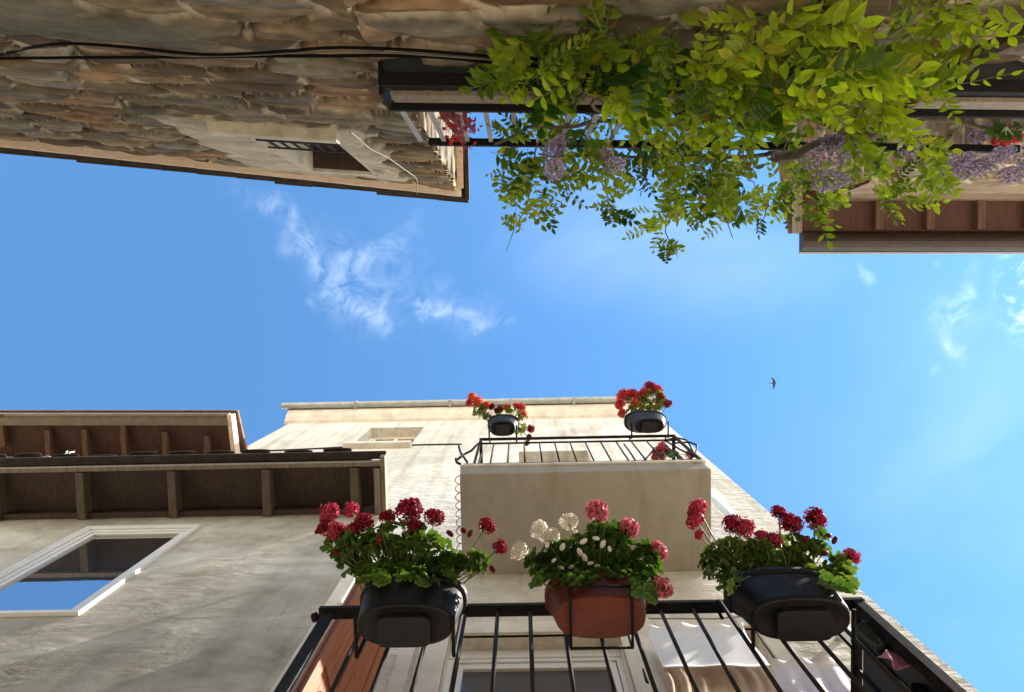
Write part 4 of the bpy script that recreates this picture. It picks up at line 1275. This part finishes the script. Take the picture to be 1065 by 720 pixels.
bt0 = None
for k in range(12):
    xk = -.61 + k * .15
    zoff = MTL * xk
    if bt0 is None:
        bt0 = bb.build('baluster', M['grey_metal'], te); bt0.location = (xk, zoff, 0)
    else:
        dup(bt0, (xk, zoff, 0), te)

# red-leaved shrub on the terrace
rs = empty('red_shrub', (-.45, yt(-.45) + .02, 3.76), 'bare looking red leaved shrub standing on the terrace beside the stone corner', 'shrub')
rr = random.Random(14); st = MB(); lf = MB()
for i in range(9):
    u0, v0 = 470 + rr.uniform(-12, 8), 118 + rr.uniform(-4, 8)
    u1, v1 = 486 + rr.uniform(-12, 12), 146 + rr.uniform(-10, 10)
    p = [at_z(u0, v0, 4.1), at_z((u0 + u1) / 2 + rr.uniform(-5, 5), (v0 + v1) / 2 + rr.uniform(-3, 3), 4.5), at_z(u1, v1, 4.95)]
    b0 = Vector((-.45 + rr.uniform(-.03, .03), yt(-.45) + .03, 3.78))
    st.tube([b0] + p, [.012, .010, .008, .004], 6)
    for q in range(12):
        a = rr.random()
        pt = p[0].lerp(p[2], a) + Vector((rr.uniform(-.06, .06), rr.uniform(-.05, .05), rr.uniform(-.05, .05)))
        d1 = Vector((rr.uniform(-1, 1), rr.uniform(-1, 1), rr.uniform(-1, 1))).normalized(); d2 = d1.orthogonal()
        s_ = .035
        lf.add([pt, pt + d1 * s_ * .5 + d2 * s_ * .3, pt + d1 * s_, pt + d1 * s_ * .5 - d2 * s_ * .3], [(0, 1, 2, 3)], [(rr.uniform(.25, .5), .02, .03)] * 4)
st.build('branch', mat_plain('red_bark', (.16, .02, .02), .7, .3, 30), rs)
lf.build('foliage', M['red_leaf'], rs, colors=True)

# ================================================================ right house
ME = -.02
eh = empty('right_house', (6, -1.4, GROUND), 'right hand stone house with red brown boarded eaves above the wisteria', 'house')
ZR = 8.7
eA = at_z(850, 205, ZR); eB = at_z(1065, 205, ZR)
MEL = (eB.y - eA.y) / (eB.x - eA.x); YE0 = eA.y - MEL * eA.x
MEm = Matrix.Translation((0, YE0, 0)) @ Matrix(((1, 0, 0), (MEL, 1, 0), (0, 0, 1))).to_4x4()
XE0 = eA.x + .02
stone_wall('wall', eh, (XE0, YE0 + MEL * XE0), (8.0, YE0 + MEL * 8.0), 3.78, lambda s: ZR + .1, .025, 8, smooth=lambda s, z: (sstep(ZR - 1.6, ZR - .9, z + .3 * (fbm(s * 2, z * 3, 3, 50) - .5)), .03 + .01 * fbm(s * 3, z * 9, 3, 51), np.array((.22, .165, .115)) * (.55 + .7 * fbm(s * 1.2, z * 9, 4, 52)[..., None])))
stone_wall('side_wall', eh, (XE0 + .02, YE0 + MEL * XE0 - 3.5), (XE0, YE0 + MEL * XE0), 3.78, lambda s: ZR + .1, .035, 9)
eo = at_z(850, 240, ZR); ov = eo.y - eA.y
e = MB(); e.box(XE0 - .18, 8, -.2, ov, ZR + .08, ZR + .11, MEm); e.build('soffit_boards', M['red_wood'], eh)
rk = MB(); rk.box(-.045, .045, -.02, ov - .02, 0, .085)
re0 = None
for k in range(9):
    xk = at_z(862 + 53 * k, 222, ZR).x
    yk = YE0 + MEL * xk
    if re0 is None:
        re0 = rk.build('rafter', M['red_rafter'], eh, .005); re0.location = (xk, yk, ZR - .005); 
    else:
        dup(re0, (xk, yk, ZR - .005), eh)
go = at_z(850, 262, ZR)
gw = go.y - eo.y
e = MB()
prof = [(ov + gw / 2 + gw / 2 * math.cos(a), ZR + .10 + gw * .6 * math.sin(a)) for a in np.linspace(math.pi, 2 * math.pi, 11)]
e.extrude_x([(y, z) for y, z in prof], XE0 - .19, 8, MEm)
e.build('gutter', M['gutter_brown'], eh)
e = MB(); e.box(XE0 - .19, 8, ov + gw + .004, ov + gw + .02, ZR + .06, ZR + .13, MEm); e.build('gutter_lip', M['zinc'], eh)
e = MB(); e.box(XE0 - .26, XE0 - .19, -3, ov + .02, ZR + .0, ZR + .14, MEm); e.build('barge_board', M['grey_wood'], eh, .005)
e = MB(); e.add([MEm @ Vector(p) for p in ((XE0 - .3, ov + .02, ZR + .16), (8, ov + .02, ZR + .16), (8, -3.5, ZR + 1.7), (XE0 - .3, -3.5, ZR + 1.7))], [(0, 1, 2, 3)]); e.build('roof', M['tile_red'], eh)
# children of eh were placed as world coordinates minus the base; the rafters carry their own offset

aw = MB()
A, B = at_z(818, 158, 5.6), at_z(860, 139, 5.6)
d = (B - A); out = Vector((.05, .16, -.12)); th = Vector((0, 0, .025))
for i in range(12):
    a_ = A + d * (i / 12); b_2 = A + d * ((i + 1) / 12)
    aw.add([a_, b_2, b_2 + out, a_ + out, a_ + th, b_2 + th, b_2 + out + th, a_ + out + th], [(0, 1, 2, 3), (4, 7, 6, 5), (0, 4, 5, 1), (2, 6, 7, 3), (0, 3, 7, 4), (1, 5, 6, 2)], [((.42, .06, .035) if i % 2 else (.78, .70, .64))] * 8)
awm, n2, l2, b2_ = nt('striped_awning_canvas')
at_ = n2.new('ShaderNodeAttribute'); at_.attribute_name = 'Col'; l2.new(at_.outputs['Color'], b2_.inputs['Base Color']); b2_.inputs['Roughness'].default_value = .85
tag(aw.build('awning', awm, colors=True), 'small red and white striped awning half hidden by the wisteria', 'awning')

# ================================================================ wisteria
wi = empty('wisteria', (2.2, yt(2.2) + .12, GROUND), 'large wisteria with yellow green leaves hanging over the terrace edge', 'climbing plant')
rr = random.Random(33)
lf = MB(); st = MB()


def leaflet(mb, base, d1, nv, L, wd, col):
    d2 = d1.cross(nv)
    if d2.length < 1e-4: return
    d2.normalize(); nv = d2.cross(d1)
    cup = nv * wd * .18
    vs = [base, base + d1 * L * .30 + d2 * wd * .5 + cup, base + d1 * L * .65 + d2 * wd * .42 + cup - nv * L * .04, base + d1 * L - nv * L * .13, base + d1 * L * .65 - d2 * wd * .42 + cup - nv * L * .04, base + d1 * L * .30 - d2 * wd * .5 + cup, base + d1 * L * .32, base + d1 * L * .66 - nv * L * .04]
    mb.add(vs, [(0, 1, 6), (1, 2, 7, 6), (2, 3, 7), (3, 4, 7), (4, 5, 6, 7), (5, 0, 6)], [tuple(c * k for c in col) for k in (.85, 1, 1, 1.05, 1, 1, .9, .95)])


def comp_leaf(p, d, up, L, npair, ll, col):
    """pinnate leaf: rachis from p along d, drooping"""
    d = d.normalized(); pts = [p]; q = p.copy(); dd = d.copy(); seg = L / (npair + 1)
    for i in range(npair + 1):
        dd = (dd + Vector((0, 0, -.10)) + Vector((rr.uniform(-.06, .06),) * 3)).normalized()
        q = q + dd * seg; pts.append(q.copy())
    st.tube(pts, .0016, 3, False)
    side = d.cross(up)
    if side.length < .05: side = d.orthogonal()
    side.normalize()
    for i in range(1, npair + 1):
        t = (pts[i + 1] - pts[i]).normalized()
        sz = ll * (.75 + .35 * math.sin(math.pi * (i / (npair + 1)) ** .8)) * rr.uniform(.85, 1.12)
        for s_ in (-1, 1):
            dv = (side * s_ * .85 + t * .55 + Vector((rr.uniform(-.2, .2), rr.uniform(-.2, .2), rr.uniform(-.35, .1)))).normalized()
            nv = (side.cross(t) * s_ * -1 if False else up) + Vector((rr.uniform(-.35, .35), rr.uniform(-.35, .35), rr.uniform(-.2, .2)))
            k = rr.uniform(.72, 1.22); cl_ = tuple(c * k for c in col); q_ = rr.random()
            if q_ < .03: continue                                     # a lost leaflet
            if q_ < .055: cl_ = (.20 * k, .13 * k, .03)                # browned
            elif q_ < .105: cl_ = (.30 * k, .28 * k, .03)              # yellowing
            leaflet(lf, pts[i], dv, nv.normalized(), sz * (.6 if q_ < .07 else 1), sz * rr.uniform(.30, .50), cl_)
    leaflet(lf, pts[-1], (pts[-1] - pts[-2]).normalized(), up, ll, ll * .42, col)


def patch_leaves(u, v, ru, rv, z0, z1, cnt, L=.24, ll=.065, lite=.5, out=None):
    for i in range(cnt):
        t = rr.random() * 6.283; q = math.sqrt(rr.random())
        uu = u + ru * q * math.cos(t); vv = v + rv * q * math.sin(t)
        z = rr.uniform(z0, z1)
        p = at_z(uu, vv, z)
        lim = yt(p.x) + .07
        if z < 3.75 and p.y < lim: p.y = lim + rr.random() * .05
        a = rr.random() * 6.283
        d = Vector((math.cos(a), math.sin(a) * .8 + .25, rr.uniform(-.7, .25)))
        up = Vector((rr.uniform(-.5, .5), rr.uniform(-.5, .5) + .1, 1)).normalized()
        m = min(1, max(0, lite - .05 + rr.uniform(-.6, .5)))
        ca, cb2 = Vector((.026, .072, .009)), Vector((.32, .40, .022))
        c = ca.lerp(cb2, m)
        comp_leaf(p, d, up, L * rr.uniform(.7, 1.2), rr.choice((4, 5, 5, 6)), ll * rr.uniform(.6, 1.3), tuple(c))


# main masses: (u, v, ru, rv, z range, count, ...)
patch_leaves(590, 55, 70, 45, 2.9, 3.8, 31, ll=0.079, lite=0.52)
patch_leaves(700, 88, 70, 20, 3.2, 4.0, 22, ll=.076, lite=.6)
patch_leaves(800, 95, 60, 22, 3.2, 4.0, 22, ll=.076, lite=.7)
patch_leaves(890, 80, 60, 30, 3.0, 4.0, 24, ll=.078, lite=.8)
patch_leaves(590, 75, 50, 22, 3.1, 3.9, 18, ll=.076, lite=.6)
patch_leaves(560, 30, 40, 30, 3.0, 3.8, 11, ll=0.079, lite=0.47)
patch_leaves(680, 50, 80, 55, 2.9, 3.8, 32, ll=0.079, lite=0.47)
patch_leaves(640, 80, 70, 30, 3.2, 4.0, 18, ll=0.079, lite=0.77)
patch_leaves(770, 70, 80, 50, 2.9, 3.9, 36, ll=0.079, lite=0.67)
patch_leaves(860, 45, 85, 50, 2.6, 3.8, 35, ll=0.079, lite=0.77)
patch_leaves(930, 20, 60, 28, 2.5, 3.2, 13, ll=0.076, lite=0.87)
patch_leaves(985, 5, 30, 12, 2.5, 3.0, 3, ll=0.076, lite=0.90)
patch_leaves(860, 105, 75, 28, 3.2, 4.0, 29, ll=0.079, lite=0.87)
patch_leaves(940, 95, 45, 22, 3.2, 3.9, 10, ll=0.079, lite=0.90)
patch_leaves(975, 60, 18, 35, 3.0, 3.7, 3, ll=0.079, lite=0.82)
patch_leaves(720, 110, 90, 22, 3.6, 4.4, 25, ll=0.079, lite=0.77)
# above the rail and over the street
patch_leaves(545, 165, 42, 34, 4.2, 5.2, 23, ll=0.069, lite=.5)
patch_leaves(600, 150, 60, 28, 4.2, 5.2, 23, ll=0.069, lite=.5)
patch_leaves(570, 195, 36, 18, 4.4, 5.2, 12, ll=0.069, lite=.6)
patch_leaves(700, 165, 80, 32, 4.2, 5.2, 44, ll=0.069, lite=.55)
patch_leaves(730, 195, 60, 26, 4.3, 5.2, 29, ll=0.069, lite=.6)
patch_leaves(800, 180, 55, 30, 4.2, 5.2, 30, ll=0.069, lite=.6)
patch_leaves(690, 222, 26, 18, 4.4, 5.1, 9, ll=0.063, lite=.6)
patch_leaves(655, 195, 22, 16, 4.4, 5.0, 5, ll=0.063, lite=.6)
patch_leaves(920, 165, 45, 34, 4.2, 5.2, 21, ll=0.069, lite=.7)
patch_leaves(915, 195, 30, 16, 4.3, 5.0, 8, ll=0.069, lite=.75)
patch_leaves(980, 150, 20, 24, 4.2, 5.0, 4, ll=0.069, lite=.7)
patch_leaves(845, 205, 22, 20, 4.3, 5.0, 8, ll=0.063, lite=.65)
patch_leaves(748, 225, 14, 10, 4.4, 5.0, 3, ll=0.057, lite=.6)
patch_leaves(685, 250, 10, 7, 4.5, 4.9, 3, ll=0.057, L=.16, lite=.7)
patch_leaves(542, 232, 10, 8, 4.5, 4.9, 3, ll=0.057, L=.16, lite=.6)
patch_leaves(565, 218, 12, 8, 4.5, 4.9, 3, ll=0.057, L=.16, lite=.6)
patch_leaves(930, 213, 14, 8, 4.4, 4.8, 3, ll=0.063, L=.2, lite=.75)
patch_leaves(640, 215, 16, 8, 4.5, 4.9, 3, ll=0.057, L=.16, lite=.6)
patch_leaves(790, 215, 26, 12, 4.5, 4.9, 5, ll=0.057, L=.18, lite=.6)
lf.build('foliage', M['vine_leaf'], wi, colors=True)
# tendrils
for pts in ([(553, 190), (548, 215), (535, 238), (527, 260)], [(622, 180), (632, 205), (640, 215), (630, 230)], [(740, 200), (752, 218), (762, 248)], [(693, 225), (692, 242), (700, 258), (705, 268)], [(800, 205), (795, 226), (785, 240)], [(930, 190), (940, 210), (952, 222)]):
    st.tube([at_z(u, v, 4.9 - .08 * i) for i, (u, v) in enumerate(pts)], [.005, .004, .003, .002][:len(pts)], 5)
tag(st.build('leaf_stalk', M['stem'], wi), kind='stuff')
# woody stems
tk = MB()
def woody(pts, r0, r1):
    out = []
    k = len(pts)
    for i in range(k - 1):
        for t in (0, .2, .4, .6, .8):
            p = pts[i].lerp(pts[i + 1], t)
            out.append(p + Vector((.02 * math.sin(7 * (i + t) + r0 * 900), .015 * math.cos(5 * (i + t)), .015 * math.sin(9 * (i + t)))))
    out.append(pts[-1])
    m = len(out)
    tk.tube(out, [r0 + (r1 - r0) * i / (m - 1) for i in range(m)], 9)
bx = 2.2
woody([Vector((bx, yt(bx) + .12, GROUND)), Vector((bx + .1, yt(bx) + .14, .5)), Vector((bx - .05, yt(bx) + .10, 2.2)), Vector((bx - .2, yt(bx) + .10, 3.3)), Vector((bx - .35, yt(bx) + .28, 4.0)), Vector((bx - .6, yt(bx) + .28, 4.6))], .055, .03)
woody([at_z(872, 5, 2.75), at_z(885, 30, 2.95), at_z(870, 45, 3.1), at_z(880, 70, 3.4), at_z(862, 110, 3.8)], .014, .008)
woody([at_z(765, 60, 3.2), at_z(800, 40, 3.1), at_z(850, 5, 2.8)], .012, .007)
woody([Vector((bx - .35, yt(bx) + .28, 4.05)), at_z(830, 120, 4.15), at_z(740, 125, 4.2), at_z(650, 128, 4.25), at_z(560, 130, 4.3), at_z(515, 150, 4.6)], .022, .008)
woody([Vector((bx - .6, yt(bx) + .28, 4.6)), at_z(800, 160, 4.85), at_z(720, 165, 4.9), at_z(640, 162, 4.9), at_z(560, 160, 4.9)], .018, .006)
woody([Vector((bx - .35, yt(bx) + .28, 4.05)), at_z(900, 125, 4.1), at_z(985, 128, 4.2), at_z(1080, 135, 4.3)], .02, .01)
for i in range(16):
    u0 = rr.uniform(560, 900)
    p0 = at_z(u0, rr.uniform(125, 160), 4.5); p2 = at_z(u0 + rr.uniform(-40, 40), rr.uniform(175, 215), 4.8)
    woody([p0, (p0 + p2) / 2 + Vector((0, .05, .12)), p2], .007, .003)
for i in range(22):
    u0 = rr.uniform(540, 960)
    p0 = at_z(u0, rr.uniform(95, 118), 3.8); p2 = at_z(u0 + rr.uniform(-50, 50), rr.uniform(20, 60), 3.3)
    woody([p0, (p0 + p2) / 2 + Vector((0, .10, -.03)), p2], rr.uniform(.008, .014), .004)
tk.build('stem', M['bark'], wi)


def raceme_mesh(seed):
    r2 = random.Random(seed); mb = MB()
    mb.tube([(0, 0, 0), (.005, 0, -.5), (0, 0, -1)], .012, 5); mb.c = [(.12, .13, .05)] * len(mb.v)
    for i in range(90):
        t = (i + .5) / 90
        rad = .24 * (1 - t) ** .6 * (.4 + .6 * min(1, t * 6)) + .03
        a = i * 2.4
        c = Vector((rad * math.cos(a), rad * math.sin(a), -t + r2.uniform(-.02, .02)))
        for k in range(4):
            d1 = (Vector((math.cos(a + r2.uniform(-1, 1)), math.sin(a + r2.uniform(-1, 1)), r2.uniform(-.8, .6)))).normalized(); d2 = d1.orthogonal()
            s_ = .10 * (1 - .5 * t)
            b = r2.uniform(.8, 1.2)
            col = ((.24 * b, .19 * b, .36 * b) if k % 2 else (.50 * b, .43 * b, .55 * b))
            mb.add([c, c + d1 * s_ * .6 + d2 * s_ * .45, c + d1 * s_, c + d1 * s_ * .6 - d2 * s_ * .45], [(0, 1, 2, 3)], [col] * 4)
    return mb


rc0 = None
RAC = [(578, 172, 4.05, .30), (575, 160, 4.15, .26), (581, 150, 4.2, .22), (637, 168, 4.05, .24), (633, 158, 4.15, .2), (862, 184, 4.05, .30), (878, 160, 4.1, .26), (850, 166, 4.05, .24), (868, 146, 4.1, .22), (950, 152, 4.1, .22)]
RAC += [(988 + k * 7.5 + rr.uniform(-3, 3), rr.uniform(138, 182), rr.uniform(4.3, 4.8), rr.uniform(.2, .3)) for k in range(14)]
for (u, v, z, L) in RAC:
    p = at_z(u, v, z) + Vector((0, 0, L * .5))
    if rc0 is None:
        rc0 = raceme_mesh(5).build('flower_raceme', M['petal'], None, colors=True, origin=(0, 0, 0)); o = rc0
    else:
        o = rc0.copy(); COL.objects.link(o)
    o.parent = wi; o.location = p - WL[wi.name]; o.rotation_euler = (rr.uniform(-.2, .2), rr.uniform(-.2, .2), rr.random() * 6); o.scale = (L * .68, L * .68, L)

# red blossoms on the right behind the rail
rb = empty('red_geranium', tuple(at_z(1046, 132, 4.0)), 'bright red flowers among the wisteria blossom at the far right', 'flowering plant')
for (u, v, r) in ((1040, 142, 6), (1048, 140, 7), (1056, 143, 6), (1046, 147, 5), (1035, 147, 4)):
    p = at_z(u, v, 4.35)
    hd_ = head_data('scarlet'); o = hd_[1].copy(); COL.objects.link(o); o.parent = rb
    o.location = p - WL[rb.name]; o.scale = (r * 4.35 / F,) * 3; o.rotation_euler = (2.6, 0, r)
mb = MB(); lfm = MB()
for (u, v) in ((1040, 142), (1048, 140), (1056, 143), (1046, 147), (1035, 147)):
    mb.tube([WL[rb.name], at_z(u, v, 4.34)], .004, 5)
for i in range(14):
    add_geranium_leaf(lfm, at_z(rr.uniform(1030, 1062), rr.uniform(130, 142), rr.uniform(4.1, 4.3)), (rr.uniform(-.5, .5), .5, .8), .035, rr, (.07, .13, .02))
mb.build('stem', M['stem'], rb); lfm.build('foliage', M['ger_leaf'], rb, colors=True, smooth=True)

# ================================================================ swallow
bz = 22.0
c = at_z(805, 398.5, bz)
sw = empty('swallow', c, 'dark swallow with swept wings gliding alone in the blue sky', 'bird')
xi = Vector((1, -.02, 0)).normalized(); yi = Vector((0, 1, 0)); k = bz / F
def bp(du, dv, dz=0): return c + xi * du * k + yi * dv * k + Vector((0, 0, dz * k))
mb = MB()
ax = [(-5.6, .1, .15), (-4.0, .05, .22), (-2.2, 0, .55), (-.5, 0, 1.0), (1.0, 0, .95), (2.0, 0, .62), (2.6, 0, .1)]
rings = []
for (u, v, r_) in ax:
    rings.append([bp(u, v + r_ * math.cos(t), r_ * .8 * math.sin(t)) for t in np.linspace(0, 2 * math.pi, 12, endpoint=False)])
mb.loft(rings)
for sgn, tip in ((-1, (-3.6, -6.2)), (1, (.0, 7.2))):
    le = [(1.6, .5 * sgn), (1.3, 2.6 * sgn), (.4 if sgn < 0 else 1.0, 4.4 * sgn), tip]
    tr = [(-1.2, .5 * sgn), (-1.0, 2.4 * sgn), (-1.4 if sgn < 0 else -.9, 4.0 * sgn), tip]
    vs = [bp(u, v, .9 * abs(v) * .25 + .12) for u, v in le] + [bp(u, v, .9 * abs(v) * .25 + .12) for u, v in tr]
    vs += [p - Vector((0, 0, .25 * k)) for p in vs]
    fs = []
    for i in range(3):
        fs += [(i, i + 1, 5 + i, 4 + i), (8 + i, 12 + i, 13 + i, 9 + i), (i, 8 + i, 9 + i, i + 1), (4 + i, 5 + i, 13 + i, 12 + i)]
    fs.append((0, 4, 12, 8))
    mb.add(vs, fs)
mb.build('body', M['bird'], sw, smooth=False)
